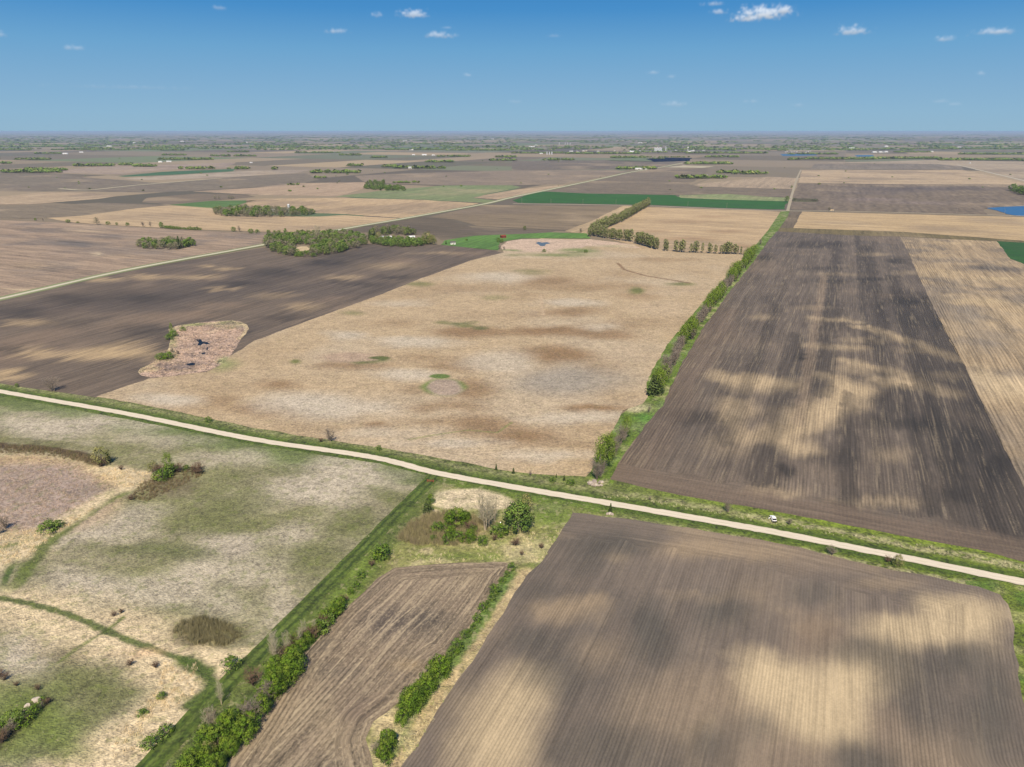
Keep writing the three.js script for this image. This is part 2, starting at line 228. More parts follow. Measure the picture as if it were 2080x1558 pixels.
// long ploughed field beyond the road
{
  const k = 0xd2bb94, d = 0x302d2a, m = 0x7a6a5a; const NL = (kk, ya, yb) => [[1724 + kk * (ya - 266), ya], [1724 + kk * ((ya + yb) / 2 - 266), (ya + yb) / 2], [1724 + kk * (yb - 266), yb]];
  const bottom = [[1238, 974], [1260, 979], [1390, 1008], [1490, 1024], [1560, 1036], [1710, 1065], [1860, 1093], [1985, 1117], [2080, 1141]].map(p => G(...p)), rows = soilGrain(1.5, .26, .95), soft = soilGrain(0, .12, .8);
  sheet({ name: 'ploughed_field', label: 'long dark ploughed field with straw streaks beside the row of trees', poly: [[1238, 974], [1260, 979], [1390, 1008], [1490, 1024], [1560, 1036], [1710, 1065], [1860, 1093], [1985, 1117], [2080, 1141], [2330, 1195], [2080, 990], [2023, 878], [1986, 800], [1973, 771], [1948, 722], [1922, 679], [1894, 620], [1866, 561], [1842, 507], [1828, 481], [1724, 478], [1578, 470], [1560, 490], [1528, 535], [1477, 599], [1425, 671], [1381, 746], [1345, 825], [1315, 858], [1270, 920]], y: .08, jit: 1, step: 4, tw: 2048, th: 2048, grid: 640, base: 0x71665a, smear: 5, seed: 5,
    vary: [[0x5a524b, 90, .5, .8, .5], [0x978570, 80, .55, .8, .4]],
    marks: [[1540, 780, 63, 18.8, k, 0.52], [1500, 825, 47, 23.0, k, 0.38], [1620, 835, 83, 16.7, k, 0.33], [1705, 800, 36, 35.5, k, 0.38], [1830, 778, 73, 12.5, k, 0.47], [1770, 692, 63, 8.3, k, 0.38], [1870, 712, 63, 7.3, k, 0.38], [1690, 650, 42, 6.3, k, 0.38], [1600, 885, 63, 23.0, k, 0.41], [1650, 865, 52, 18.8, k, 0.33], [1550, 645, 26, 6.3, k, 0.33], [1810, 925, 57, 16.7, k, 0.28], [1580, 1003, 63, 12.5, k, 0.41], [1790, 1020, 83, 14.6, k, 0.38], [1740, 748, 47, 10.4, k, 0.38], [1925, 762, 42, 10.4, k, 0.38], [1480, 905, 63, 29.2, k, 0.22], [1770, 517, 31, 4.2, k, 0.33], [1850, 555, 42, 5.2, k, 0.28], [1700, 557, 52, 4.2, k, 0.22], [1660, 625, 42, 5.2, k, 0.22],
      [1840, 613, 52, 10.4, d, 0.87], [1555, 523, 21, 7.3, d, 0.83], [1650, 497, 63, 7.3, d, 0.64], [1700, 572, 73, 6.3, d, 0.55], [1632, 728, 27, 8.3, d, 0.83], [1600, 955, 23, 14.6, d, 0.78], [1860, 862, 57, 14.6, d, 0.74], [1800, 855, 42, 16.7, d, 0.55], [1975, 890, 42, 41.7, d, 0.74], [2020, 950, 37, 41.7, d, 0.78], [1400, 850, 42, 16.7, d, 0.69], [1470, 850, 42, 12.5, d, 0.55], [1350, 838, 23, 10.4, d, 0.64], [1990, 825, 27, 37.6, d, 0.55], [1730, 1062, 94, 9.4, d, 0.46], [1980, 1112, 83, 14.6, d, 0.55], [1822, 530, 23, 7.3, d, 0.74], [1660, 545, 42, 4.2, d, 0.46], [1770, 567, 42, 4.2, d, 0.55], [1700, 660, 31, 10.4, d, 0.37], [1790, 700, 31, 14.6, d, 0.37], [1950, 1010, 63, 31.3, d, 0.37], [1700, 930, 52, 20.9, d, 0.37], [1900, 660, 21, 16.7, d, 0.55],
      { line: [[1736, 790], [1700, 825], [1625, 856], [1582, 888], [1620, 908]], w: 20, c: k, k: .75, soft: .95 }, { line: [[1755, 664], [1820, 684], [1890, 709], [1955, 732]], w: 15, c: k, k: .7, soft: .95 }, { line: [[1480, 768], [1530, 772], [1585, 780]], w: 22, c: k, k: .75, soft: .95 }, { line: [[1680, 762], [1715, 776], [1742, 796]], w: 16, c: k, k: .6, soft: .95 }, { line: [[1715, 733], [1790, 748], [1840, 762]], w: 14, c: k, k: .6, soft: .95 }, { line: [[1650, 702], [1750, 708]], w: 13, c: k, k: .5, soft: .95 }, { line: [[1655, 646], [1740, 654]], w: 12, c: k, k: .5, soft: .95 }, { line: [[1800, 772], [1890, 788], [1930, 800]], w: 18, c: k, k: .65, soft: .95 }, { line: [[1494, 815], [1480, 850], [1510, 890]], w: 14, c: k, k: .5, soft: .95 }, { line: NL(.42, 600, 1090), w: 46, c: d, k: .6, soft: .9 }, { line: NL(.3, 560, 1010), w: 12, c: d, k: .5 }, { line: NL(-.1, 490, 800), w: 12, c: d, k: .5 }, { line: NL(.15, 500, 830), w: 14, c: d, k: .5 }, { line: NL(-.25, 680, 980), w: 14, c: d, k: .45 }, { line: NL(0, 800, 1050), w: 9, c: d, k: .5 }, { line: NL(.22, 780, 1040), w: 7, c: d, k: .5 }, { line: NL(-.4, 620, 900), w: 9, c: d, k: .4 }, { line: NL(.08, 480, 700), w: 6, c: d, k: .5 }, { line: NL(-.17, 560, 860), w: 7, c: 0x9a8770, k: .5 }, { line: [[1250, 965], [1330, 870], [1400, 760], [1480, 630]], w: 24, c: m, k: .6 }, { line: [[1260, 972], [1390, 1000], [1560, 1025], [1860, 1080], [2080, 1125]], w: 22, c: m, k: .75 }],
    detail: (s, t2, x, z) => { const dd = edgeDist(x, z, bottom); if (dd + (vn(s / 11, t2 / 11) - .5) * 8 < 21) soft(-E0[1] * x * 0 + (N0[0] * x + N0[1] * z), E0[0] * x + E0[1] * z); else rows(s, t2); }, bump: [24, 30, .14], bumpRows: true });
}
// corn stubble to the east of it
sheet({ name: 'stubble_field', label: 'tan corn stubble field along the far side of the ploughed field', poly: [[1828, 481], [2020, 490], [2200, 498], [2700, 560], [2700, 1180], [2330, 1195], [2080, 990], [2023, 878], [1986, 800], [1948, 722], [1894, 620], [1866, 561], [1842, 507]], y: .06, jit: .8, step: 5, tw: 1600, th: 1200, grid: 384, base: 0xb29d7c, smear: 9, seed: 8,
  vary: [[0x857a6b, 45, .45, .7, .8], [0xcdb58c, 60, .55, .78, .6]],
  marks: [[1995, 545, 55, 8, 0x625d57, .9], [2060, 548, 40, 7, 0x625d57, .7], [1960, 640, 50, 22, 0x8b8172, .6], [2010, 690, 60, 30, 0x8b8172, .6], [2040, 790, 70, 24, 0xd6c099, .95], [1990, 757, 34, 16, 0xd6c099, .9], [2050, 566, 60, 4, 0xd0ba90, .7], [2000, 612, 60, 7, 0xc9b48c, .6], [2060, 860, 40, 24, 0xb09c7d, .6], [1925, 660, 16, 30, 0xa39073, .6]],
  detail: soilGrain(2.2, .42, 1.2), bump: [35, 30, .12], bumpRows: true });
// tan grassland in the middle
{
  const b = 0xa88f6c, b2 = 0x987c59, p = 0xd0c4ae, gr = 0x767b42, gy = 0xaaa08f;
  sheet({ name: 'grassland', label: 'wide tan field of standing dead grass with brown drifts beyond the gravel road', cat: 'grassland', poly: [[195, 806], [268, 818], [376, 840], [520, 870], [645, 890], [760, 908], [878, 928], [996, 950], [1040, 958], [1130, 966], [1190, 969], [1202, 958], [1214, 920], [1255, 855], [1265, 834], [1305, 820], [1318, 806], [1312, 776], [1356, 699], [1425, 617], [1489, 548], [1515, 519], [1502, 517], [1381, 513], [1284, 497], [1200, 487], [1100, 484], [1020, 500], [1023, 513], [956, 529], [905, 548], [854, 566], [777, 597], [700, 625], [622, 653], [515, 693], [420, 755], [303, 769], [257, 784]], y: .08, jit: 1.2, step: 4, tw: 2048, th: 2048, grid: 640, base: 0xc4ae8b, seed: 11, warp: .6,
    vary: [[b, 80, .5, .76, .3], [p, 90, .5, .78, .3]],
    marks: [[930, 588, 112, 8.8, b, 0.60], [800, 655, 75, 11.2, b, 0.72], [955, 674, 75, 10.0, b2, 0.96], [715, 742, 75, 11.2, b2, 0.84], [860, 725, 81, 12.5, b, 0.84], [925, 740, 69, 15.0, b2, 0.72], [845, 792, 45, 11.2, b, 0.72], [965, 792, 56, 22.5, b2, 0.84], [570, 780, 45, 12.5, b2, 0.84], [560, 828, 88, 17.5, b2, 0.96], [920, 826, 100, 12.5, b2, 0.72], [1117, 572, 75, 10.0, b2, 0.72], [1195, 583, 100, 8.8, b, 0.84], [1148, 635, 75, 12.5, b2, 0.84], [1105, 671, 119, 10.0, b2, 1.00], [1270, 662, 69, 12.5, b, 0.84], [1235, 682, 75, 11.2, b2, 0.84], [1143, 722, 106, 18.8, b2, 1.00], [1220, 748, 56, 12.5, b, 0.72], [1297, 600, 50, 10.0, b, 0.72], [1220, 829, 75, 8.8, b2, 1.00], [1343, 527, 75, 5.0, b, 0.72], [1258, 556, 50, 10.0, b, 0.60], [590, 838, 75, 15.0, b, 0.60], [760, 863, 30, 8.8, b2, 0.84], [890, 856, 88, 13.8, b, 0.84], [995, 864, 69, 22.5, b2, 0.84], [1078, 886, 75, 18.8, b2, 0.96], [1115, 902, 75, 10.0, b, 0.60], [463, 817, 69, 13.8, b, 0.84], [1060, 600, 50, 10.0, b, 0.60], [1400, 590, 50, 6.2, b, 0.48],
      [1140, 772, 131, 31.2, gy, 1.00], [660, 822, 131, 30.0, p, 0.96], [820, 760, 75, 13.8, p, 0.84], [841, 694, 88, 12.5, p, 0.84], [1008, 735, 69, 25.0, p, 0.72], [710, 680, 48, 11.2, p, 0.84], [990, 563, 88, 12.5, p, 0.72], [815, 617, 75, 8.8, p, 0.60], [1155, 615, 75, 8.8, p, 0.72], [1361, 592, 62, 8.8, 0xc8b393, 0.72], [1348, 625, 75, 12.5, 0xc8b393, 0.60], [1220, 662, 50, 8.8, p, 0.60], [1275, 720, 75, 20.0, 0xc4b092, 0.60], [1103, 925, 88, 13.8, p, 0.72], [1170, 848, 100, 12.5, p, 0.72], [745, 828, 75, 15.0, p, 0.72], [920, 900, 100, 10.0, p, 0.72], [340, 812, 62, 13.8, p, 0.96], [760, 880, 112, 12.5, p, 0.48],
      [903, 655, 20, 4, gr, .7], [928, 658, 18, 4, 0x5f6a38, .8], [950, 662, 20, 4, gr, .8], [974, 667, 22, 4, 0x5f6a38, .75], [960, 655, 16, 3, gr, .5], [1295, 590, 15, 7.5, gr, 0.96], [1382, 577, 25, 3.8, gr, 0.84], [1083, 551, 30, 6.2, gr, 0.72], [715, 728, 62, 11.2, 0xb99f87, 0.96], [764, 729, 38, 6.2, 0x626b35, 1.00], [735, 735, 32, 5.0, 0x626b35, 0.84], [600, 734, 12, 5.0, gr, 0.96], [715, 636, 25, 5.0, gr, 0.60], [850, 577, 30, 5.0, gr, 0.72], [1000, 605, 28, 5.0, gr, 0.48], [1180, 508, 38, 6.2, 0x7d8a4c, 0.96], [1130, 518, 88, 3.8, 0x7d8a4c, 0.84], [455, 740, 38, 12.5, 0x8f9a5c, 0.72],
      [897, 786, 50, 22.0, 0x74883f, 0.96, .7], [904, 789, 43, 18.0, 0xb3a08d, 1.00, .7], [893, 764, 22, 5.0, 0x68803a, 1.00, .7], [720, 726, 62, 10.0, 0xbfa78e, 0.96, .6], [772, 727, 26, 4.0, 0x626b35, 0.96, .6],
      { line: [[830, 893], [880, 884], [950, 874], [1010, 879], [1040, 858]], w: 1.6, c: 0x7f8a4a, k: .6 }, { line: [[1255, 535], [1268, 548], [1310, 560], [1400, 575]], w: 4, c: 0x7a5a3a, k: .7 }, { line: [[1098, 600], [1104, 640]], w: 3, c: 0xcab292, k: .6 }],
    detail: grassGrain(.65, .08), bump: [150, 150, .5] });
}
// tilled field to the west
{
  const k = 0xbfa780, d = 0x38332f;
  sheet({ name: 'tilled_field', label: 'dark tilled field with soil streaks between the thin gravel road and the tan grassland', poly: [[-380, 713], [0, 778], [90, 793], [195, 808], [257, 786], [303, 771], [420, 757], [515, 695], [622, 655], [700, 627], [777, 599], [854, 568], [905, 550], [956, 531], [1023, 515], [1005, 509], [905, 498], [745, 495], [640, 512], [535, 503], [400, 526], [257, 551], [0, 611], [-380, 697]], y: .06, jit: 1.2, step: 5, tw: 1600, th: 2048, grid: 512, base: 0x6f6254, smear: 14, seed: 14,
    vary: [[0x59504a, 80, .5, .75, .5], [0x947f69, 90, .55, .8, .5]],
    marks: [{ line: [[-50, 640], [200, 612], [350, 605], [520, 575], [640, 540], [745, 505]], w: 75, c: 0x504842, k: .6, soft: .9 }, [218, 717, 98, 12.6, k, .95], [160, 722, 46, 10.3, k, .7], [70, 718, 46, 13.8, k, .8], [275, 700, 46, 9.2, k, .5], [64, 655, 57, 6.9, k, .6], [298, 562, 32, 6.9, k, .7], [210, 568, 41, 5.8, k, .7], [398, 563, 52, 5.8, k, .7], [462, 546, 32, 3.4, k, .7], [424, 540, 23, 2.9, k, .7], [8, 764, 46, 12.6, k, .95], [450, 587, 34, 4.6, k, .5], [790, 540, 69, 6.9, k, .4], [700, 563, 46, 5.8, k, .5], [618, 621, 41, 8.0, k, .5], [892, 514, 57, 3.4, k, .5], [560, 600, 57, 6.9, k, .3], [370, 640, 80, 9.2, 0x8f7a64, .5], [450, 620, 69, 8.0, 0x8f7a64, .5],
      [270, 604, 76, 11.5, d, .9], [154, 608, 69, 11.5, d, .7], [38, 636, 51, 9.2, d, .7], [488, 576, 57, 6.9, d, .8], [295, 668, 57, 11.5, d, .6], [334, 697, 16, 25.3, d, .5], [295, 757, 32, 12.6, d, .6], [25, 712, 30, 10.3, d, .6], [496, 682, 15, 10.3, d, .7], [546, 552, 62, 10.3, d, .8], [674, 536, 51, 6.9, d, .7], [810, 563, 41, 5.8, d, .9], [738, 577, 53, 5.8, d, .7], [684, 571, 23, 4.6, d, .6], [584, 644, 53, 8.0, d, .6], [661, 530, 46, 4.6, d, .7], [130, 655, 69, 9.2, d, .3], [700, 520, 69, 6.9, d, .5]],
    detail: soilGrain(0, .14, 1), bump: [120, 120, .1] });
}
// pale tan field beyond the thin road
sheet({ name: 'stubble_field', label: 'streaked grey-tan stubble field north of the thin gravel road with a small oval grove', axis: 'E', poly: [[-500, 440], [0, 447], [140, 453], [250, 460], [350, 466], [470, 472], [590, 476], [620, 480], [560, 490], [530, 496], [400, 520], [257, 545], [0, 604], [-400, 692]], y: .06, jit: 1, step: 8, tw: 1024, th: 1400, grid: 384, base: 0xa59079, smear: 26, seed: 17,
  vary: [[0x81766b, 70, .48, .7, .7], [0xb9a387, 90, .55, .75, .6]],
  marks: [[160, 495, 60, 7, 0x69645f, .9], [230, 480, 70, 4, 0x77706a, .7], [180, 470, 40, 3, 0xc2ab8a, .7], [60, 540, 50, 10, 0xb9a283, .7], [80, 590, 60, 6, 0xc7b391, .7], [230, 520, 40, 6, 0xb9a283, .5], [195, 515, 5, 5, 0xd9c8a4, .9], [20, 480, 40, 5, 0x81766b, .6]], detail: soilGrain(0, .2, 1.4) });

// lower left: rough grassland with marsh, swales and reed beds
const LANE = [[884, 962], [872, 978], [790, 1060], [675, 1177], [600, 1252], [520, 1334], [455, 1395], [400, 1450], [345, 1510], [298, 1562], [180, 1700]];
{
  const p = 0xc8bda6, cr = 0xe2cfa8, g1 = 0x747848, g2 = 0x607229, dk = 0x506524;
  sheet({ name: 'rough_grassland', label: 'pale and green rough grassland with reed marsh beside the grass track', cat: 'grassland', poly: [[-420, 735], [0, 806], [260, 852], [520, 904], [770, 942], [872, 966], [868, 978], [786, 1060], [668, 1177], [590, 1252], [505, 1340], [440, 1400], [385, 1450], [330, 1510], [285, 1562], [120, 1740], [-500, 1740]], y: .08, jit: .9, step: 4, tw: 1900, th: 1900, grid: 560, base: 0xa0997a, seed: 23, warp: .85,
    vary: [[0x7f824e, 34, .46, .72, .7], [0xc0b59b, 38, .52, .76, .5], [0x8b7f60, 22, .6, .8, .35]],
    marks: [{ line: [[-300, 757], [0, 812], [260, 858], [520, 910], [770, 948], [870, 972]], w: 17, c: 0x5f7230, k: .9 }, { line: [[0, 835], [90, 826], [330, 880], [520, 925], [780, 968]], w: 16, c: 0x838e5c, k: .6, soft: .9 },
      [150, 862, 140, 25.9, p, .95], [40, 862, 65, 17.3, p, .7], [330, 893, 97, 15.1, p, .6], [500, 928, 54, 15.1, p, .6], [690, 962, 113, 36.7, p, .95], [650, 1000, 86, 28.1, p, .9], [190, 1080, 97, 28.1, p, .95], [250, 1055, 65, 32.4, p, .8], [470, 1110, 76, 38.9, p, .95], [430, 1165, 97, 38.9, p, .9], [160, 1185, 86, 28.1, p, .9], [330, 1195, 119, 36.7, p, .8], [600, 1090, 50, 32.4, p, .7], [555, 1180, 76, 47.5, p, .6], [480, 1235, 65, 36.7, p, .7], [570, 1230, 37, 43.2, p, .6], [40, 1335, 65, 45.4, p, .95], [80, 1290, 43, 25.9, p, .6], [400, 935, 65, 15.1, p, .5],
      [480, 1030, 86, 32.4, g1, .75], [520, 1000, 54, 28.1, g1, .6], [420, 1060, 65, 25.9, g1, .7], [330, 1118, 86, 17.3, 0x6b7145, .8], [250, 1115, 76, 10.8, g1, .6], [640, 1130, 50, 38.9, g1, .7], [720, 1060, 65, 38.9, g1, .8], [780, 1010, 54, 19.4, g1, .8], [150, 1375, 86, 36.7, g1, .85], [230, 1400, 76, 38.9, g1, .8], [60, 1450, 86, 54.0, 0x6b7b34, .9], [130, 1500, 86, 43.2, 0x6b7b34, .8], [20, 1400, 54, 28.1, g1, .8], [560, 962, 86, 10.8, g1, .6], [120, 1330, 65, 28.1, 0x7d7550, .7], [50, 1240, 65, 10.8, g2, .8], [200, 1440, 76, 28.1, g1, .7], [20, 1530, 65, 32.4, g2, .6], [620, 1170, 32, 32.4, g1, .4],
      [240, 975, 48, 21.6, cr, .95], [285, 968, 32, 13.0, cr, .9], [60, 1120, 50, 17.3, cr, .85], [20, 1100, 54, 15.1, cr, .6], [200, 1262, 60, 9.7, cr, .9], [300, 1292, 65, 11.9, cr, .9], [385, 1375, 37, 36.7, cr, .95], [350, 1400, 54, 43.2, cr, .95], [330, 1470, 65, 38.9, cr, .9], [260, 1505, 76, 36.7, cr, .8], [190, 1545, 65, 21.6, cr, .7], [300, 1525, 50, 28.1, cr, .8], [250, 1325, 54, 13.0, 0xdcc09a, .8], [440, 1335, 43, 13.0, cr, .85], [120, 1250, 54, 7.6, cr, .7], [410, 1300, 65, 8.6, cr, .5],
      [66, 1003, 200, 92, 0xd2b98c, .9, .75], [40, 1003, 180, 78, 0xb09e90, .98, .75], [150, 985, 54, 43.2, 0xb3a095, .6], [190, 1000, 65, 21.6, 0x9c8e80, .6],
      { line: [[-60, 900], [0, 905], [90, 911], [150, 921], [205, 938]], w: 7, c: 0x58472f, k: .95 }, { line: [[0, 893], [100, 900], [180, 912]], w: 6, c: 0x7b7a4c, k: .7 },
      { line: [[290, 985], [220, 1012], [160, 1058], [90, 1108], [70, 1140], [40, 1180], [0, 1210]], w: 6, c: g2, k: .85 }, { line: [[35, 1105], [28, 1140], [14, 1170], [0, 1200]], w: 2.5, c: 0x45601f, k: .9 }, { line: [[0, 1112], [60, 1100], [110, 1085]], w: 3, c: g2, k: .7 },
      { line: [[-40, 1222], [60, 1238], [130, 1254], [200, 1276], [270, 1306], [340, 1334], [395, 1362], [405, 1395], [370, 1425], [320, 1470], [250, 1520], [180, 1560]], w: 20, c: cr, k: .95, soft: .7 }, { line: [[400, 1370], [440, 1345], [490, 1330]], w: 8, c: cr, k: .85 }, { line: [[200, 952], [245, 960], [296, 966], [280, 985], [235, 997], [190, 1022], [140, 1052], [80, 1088], [30, 1122], [-20, 1160]], w: 9, c: cr, k: .9, soft: .7 },
      { line: [[-20, 1212], [60, 1226], [130, 1245], [190, 1270], [260, 1300], [330, 1325], [380, 1345]], w: 2.5, c: dk, k: .9 }, { line: [[375, 1342], [415, 1365], [430, 1385], [415, 1412], [385, 1432]], w: 5, c: dk, k: .98 }, { line: [[215, 1283], [250, 1255]], w: 1.5, c: g2, k: .9 }, { line: [[210, 1285], [160, 1315], [120, 1345]], w: 1.4, c: g2, k: .7 },
      [150, 1385, 90, 36, g1, .75], [60, 1465, 110, 55, 0x6b7b34, .85], [210, 1410, 60, 30, g1, .6], [130, 1520, 60, 26, 0x6b7b34, .6], [415, 1285, 76, 25.9, 0x6d6747, .85], [450, 1290, 43, 21.6, 0x77754a, .6], [340, 985, 65, 23.8, 0x6b6048, .8], [300, 1325, 43, 13.0, 0xd6b48c, .6],
      { line: [[1, 1510], [40, 1475], [80, 1440], [102, 1424]], w: 3, c: 0x3c3a26, k: .9 }],
    detail: grassGrain(.8, .3), bump: [90, 90, .45] });
}
// ground between track, road and fields: brush, cream reed bed, hedge strip
{
  const cr = 0xdcc9a1, g = 0x708634;
  sheet({ name: 'brushy_ground', label: 'green and straw brush ground around the cream reed bed below the road', cat: 'ground', poly: [[884, 966], [1040, 1000], [1200, 1026], [1250, 1040], [1180, 1060], [1130, 1120], [1070, 1200], [1000, 1300], [920, 1420], [840, 1550], [740, 1740], [120, 1740], [285, 1562], [385, 1450], [505, 1340], [668, 1177], [786, 1060]], y: .06, jit: .4, step: 4, tw: 1400, th: 1200, grid: 512, base: 0x989a5a, seed: 29, warp: .8,
    vary: [[0xcdc091, 9, .5, .66, .85], [0x708232, 12, .52, .7, .8], [0x7d7a4e, 7, .6, .75, .5]],
    marks: [{ line: [[884, 972], [1040, 1003], [1240, 1036]], w: 8, c: 0x677d2a, k: .95 }, [945, 1012, 76, 23, 0xe8d7b2, 1, .8], [1000, 1022, 44, 14, 0xe8d7b2, .95, .7], [905, 1015, 34, 20, 0xe8d7b2, .95, .7], { line: [[880, 1040], [850, 1062], [812, 1090]], w: 5, c: cr, k: .9 }, [900, 1078, 90, 24, 0x8a8056, .9], [840, 1085, 44, 16, 0x8c8458, .9], [1110, 1050, 46, 26, 0x728834, .9], [1090, 1030, 50, 10, 0x7d8b50, .7], [1085, 1110, 60, 26, 0xcfc596, .6], [890, 1130, 90, 9, g, .8], [1000, 1136, 50, 8, g, .6], [960, 1105, 50, 10, 0xcbbf92, .8],
      { line: [[872, 985], [800, 1075], [690, 1190], [610, 1275], [540, 1350], [420, 1470], [310, 1580]], w: 16, c: 0x586b28, k: .85 }, { line: [[770, 1120], [700, 1210], [640, 1290]], w: 9, c: 0x748a34, k: .8 }, { line: [[650, 1310], [560, 1400], [480, 1490], [400, 1600]], w: 14, c: 0x455f28, k: .8 },
      { line: [[1072, 1165], [1010, 1262], [905, 1408], [820, 1545]], w: 7, c: 0xcab489, k: .85 }, { line: [[1035, 1165], [1000, 1225], [960, 1290], [890, 1380], [830, 1450], [790, 1530]], w: 4, c: 0x5f8234, k: .85 }, [790, 1480, 34, 40, 0xd4bf92, .8], [830, 1500, 26, 40, 0xb9b482, .7]],
    detail: (() => { const gg = grassGrain(.85, .25); return (s, t, x, z) => { gg(s, t, x, z); const f = fbm(x / 1.7 + 80, z / 1.7, 3); mixOut(DRY, sst(.6, .78, f) * .3); }; })(), bump: [80, 80, .45] });
}
// stubble strip
sheet({ name: 'stubble_strip', label: 'narrow brown stubble strip with pale straw lines between hedge and bushes', poly: [[455, 1558], [520, 1468], [603, 1343], [695, 1243], [770, 1173], [800, 1153], [860, 1147], [960, 1142], [1030, 1142], [1052, 1150], [1018, 1176], [986, 1230], [921, 1323], [880, 1352], [845, 1388], [810, 1428], [758, 1468], [745, 1501], [757, 1558], [800, 1740], [300, 1740]], y: .08, jit: .7, step: 2.5, tw: 900, th: 1500, grid: 384, base: 0x94846e, seed: 31,
  vary: [[0x6e665a, 22, .5, .74, .6], [0xa79679, 26, .5, .75, .7]],
  marks: [[800, 1260, 60, 30, 0x5f5650, .7], [870, 1270, 50, 26, 0x655c50, .6], [700, 1330, 60, 26, 0x96826a, .5], [830, 1350, 50, 16, 0xb09a76, .7], [740, 1440, 50, 30, 0x7a6a5c, .5]],
  detail: (() => { const r = soilGrain(1.5, .62, 1.3); const ring = [[300, 1740], [455, 1558], [520, 1468], [603, 1343], [695, 1243], [770, 1173], [800, 1153], [860, 1147], [960, 1142], [1030, 1142], [1044, 1150], [1018, 1176], [986, 1230], [921, 1323], [880, 1352], [845, 1388], [810, 1428], [758, 1468], [745, 1501], [757, 1558], [800, 1740]].map(p => G(...p)); return (s, t, x, z) => { const [dd, al] = edgeAlong(x, z, ring); if (dd + (vn(s / 6, t / 6) - .5) * 3 < 9) { s = dd * 1.1 + 300; t = al; } r(s, t); const w = (vn(s / 12, t / 20) - .5) * 4, f = vn((s + w) / .8 + 3, t / 24), q = vn(s / .5, t / .9); mixOut(STRAW, sst(.7, .95, f) * (.15 + .7 * q)); mixOut(STRAW, sst(.62, .85, q) * .3); }; })(), bump: [24, 20, .15], bumpRows: true });
// roadside verges
{
  const L = ROAD, a = [], b = []; const off = (i, d) => { const p = L[Math.max(0, i - 1)], q = L[Math.min(L.length - 1, i + 1)], l = Math.hypot(q[0] - p[0], q[1] - p[1]); return [L[i][0] + (q[1] - p[1]) / l * d, L[i][1] - (q[0] - p[0]) / l * d]; };
  for (let i = 0; i < L.length; i++) { a.push(off(i, 34)); b.unshift(off(i, -20)); }
  const dir = (() => { const p = G(883, 960), q = G(1560, 1079), l = Math.hypot(q[0] - p[0], q[1] - p[1]); return [(q[0] - p[0]) / l, (q[1] - p[1]) / l]; })(), gg = grassGrain(1.3, .25), lime = alb(0x84982c), deep = alb(0x4e651a), straw = alb(0xc2b98f), olive = alb(0x6f7844);
  sheet({ name: 'roadside_verge', label: 'green grass verge with pale dry tufts along the gravel road', cat: 'verge', axis: [-dir[1], dir[0]], world: [...a, ...b], y: .04, jit: .3, step: 8, tw: 512, th: 2048, grid: 64, base: 0x6d7f28, seed: 37,
    detail: (s, t, x, z) => {
      const d = edgeDist(x, z, L), east = sst(20, 140, x), n = (fbm(x / 7, z / 7, 3) - .5) * 5;
      mixOut(olive, (1 - east) * .7); mixOut(deep, (1 - sst(4, 7.5, d + n * .5)) * .9);
      mixOut(straw, sst(7, 10, d + n) * (1 - sst(11, 15, d + n)) * (.3 + .4 * east) * sst(.3, .7, fbm(x / 1.6, z / 1.6, 3) + .12)); mixOut(lime, sst(13, 17, d + n) * east * .8);
      gg(s, t, x, z);
    }, bump: [80, 80, .4] });
}
sheet({ name: 'grass_verge', label: 'green grass verge at the end of the tilled field rows', cat: 'verge', poly: [[1960, 1180], [2040, 1182], [2080, 1192], [2400, 1260], [2600, 1500], [2600, 1740], [2100, 1740], [2060, 1500], [2030, 1300]], y: .05, jit: .4, step: 4, tw: 512, th: 1024, grid: 192, base: 0x6d7f28, seed: 39, vary: [[0xa3a468, 8, .5, .7, .7], [0x587a26, 10, .52, .7, .7]], detail: grassGrain(1.1, .25), bump: [80, 80, .4] });
// grass strip under the row of trees
sheet({ name: 'grass_strip', label: 'bright green grass strip under the row of trees', cat: 'verge', poly: [[1195, 985], [1245, 985], [1275, 920], [1320, 860], [1350, 826], [1388, 745], [1430, 671], [1482, 599], [1534, 535], [1566, 489], [1600, 440], [1604, 429], [1586, 429], [1560, 468], [1520, 515], [1480, 548], [1415, 617], [1346, 699], [1300, 776], [1308, 806], [1250, 850], [1205, 920]], y: .05, jit: .4, step: 4, tw: 512, th: 2048, grid: 384, base: 0x667f26, seed: 41, vary: [[0x84985a, 12, .5, .7, .7], [0xc0b88c, 9, .58, .72, .6]], marks: [[1290, 828, 36, 9, 0xc9bf98, .9], [1320, 835, 20, 10, 0x9aa468, .7], [1310, 850, 20, 12, 0x5d8a30, .9]], detail: grassGrain(1.2, .3), bump: [80, 80, .4] });
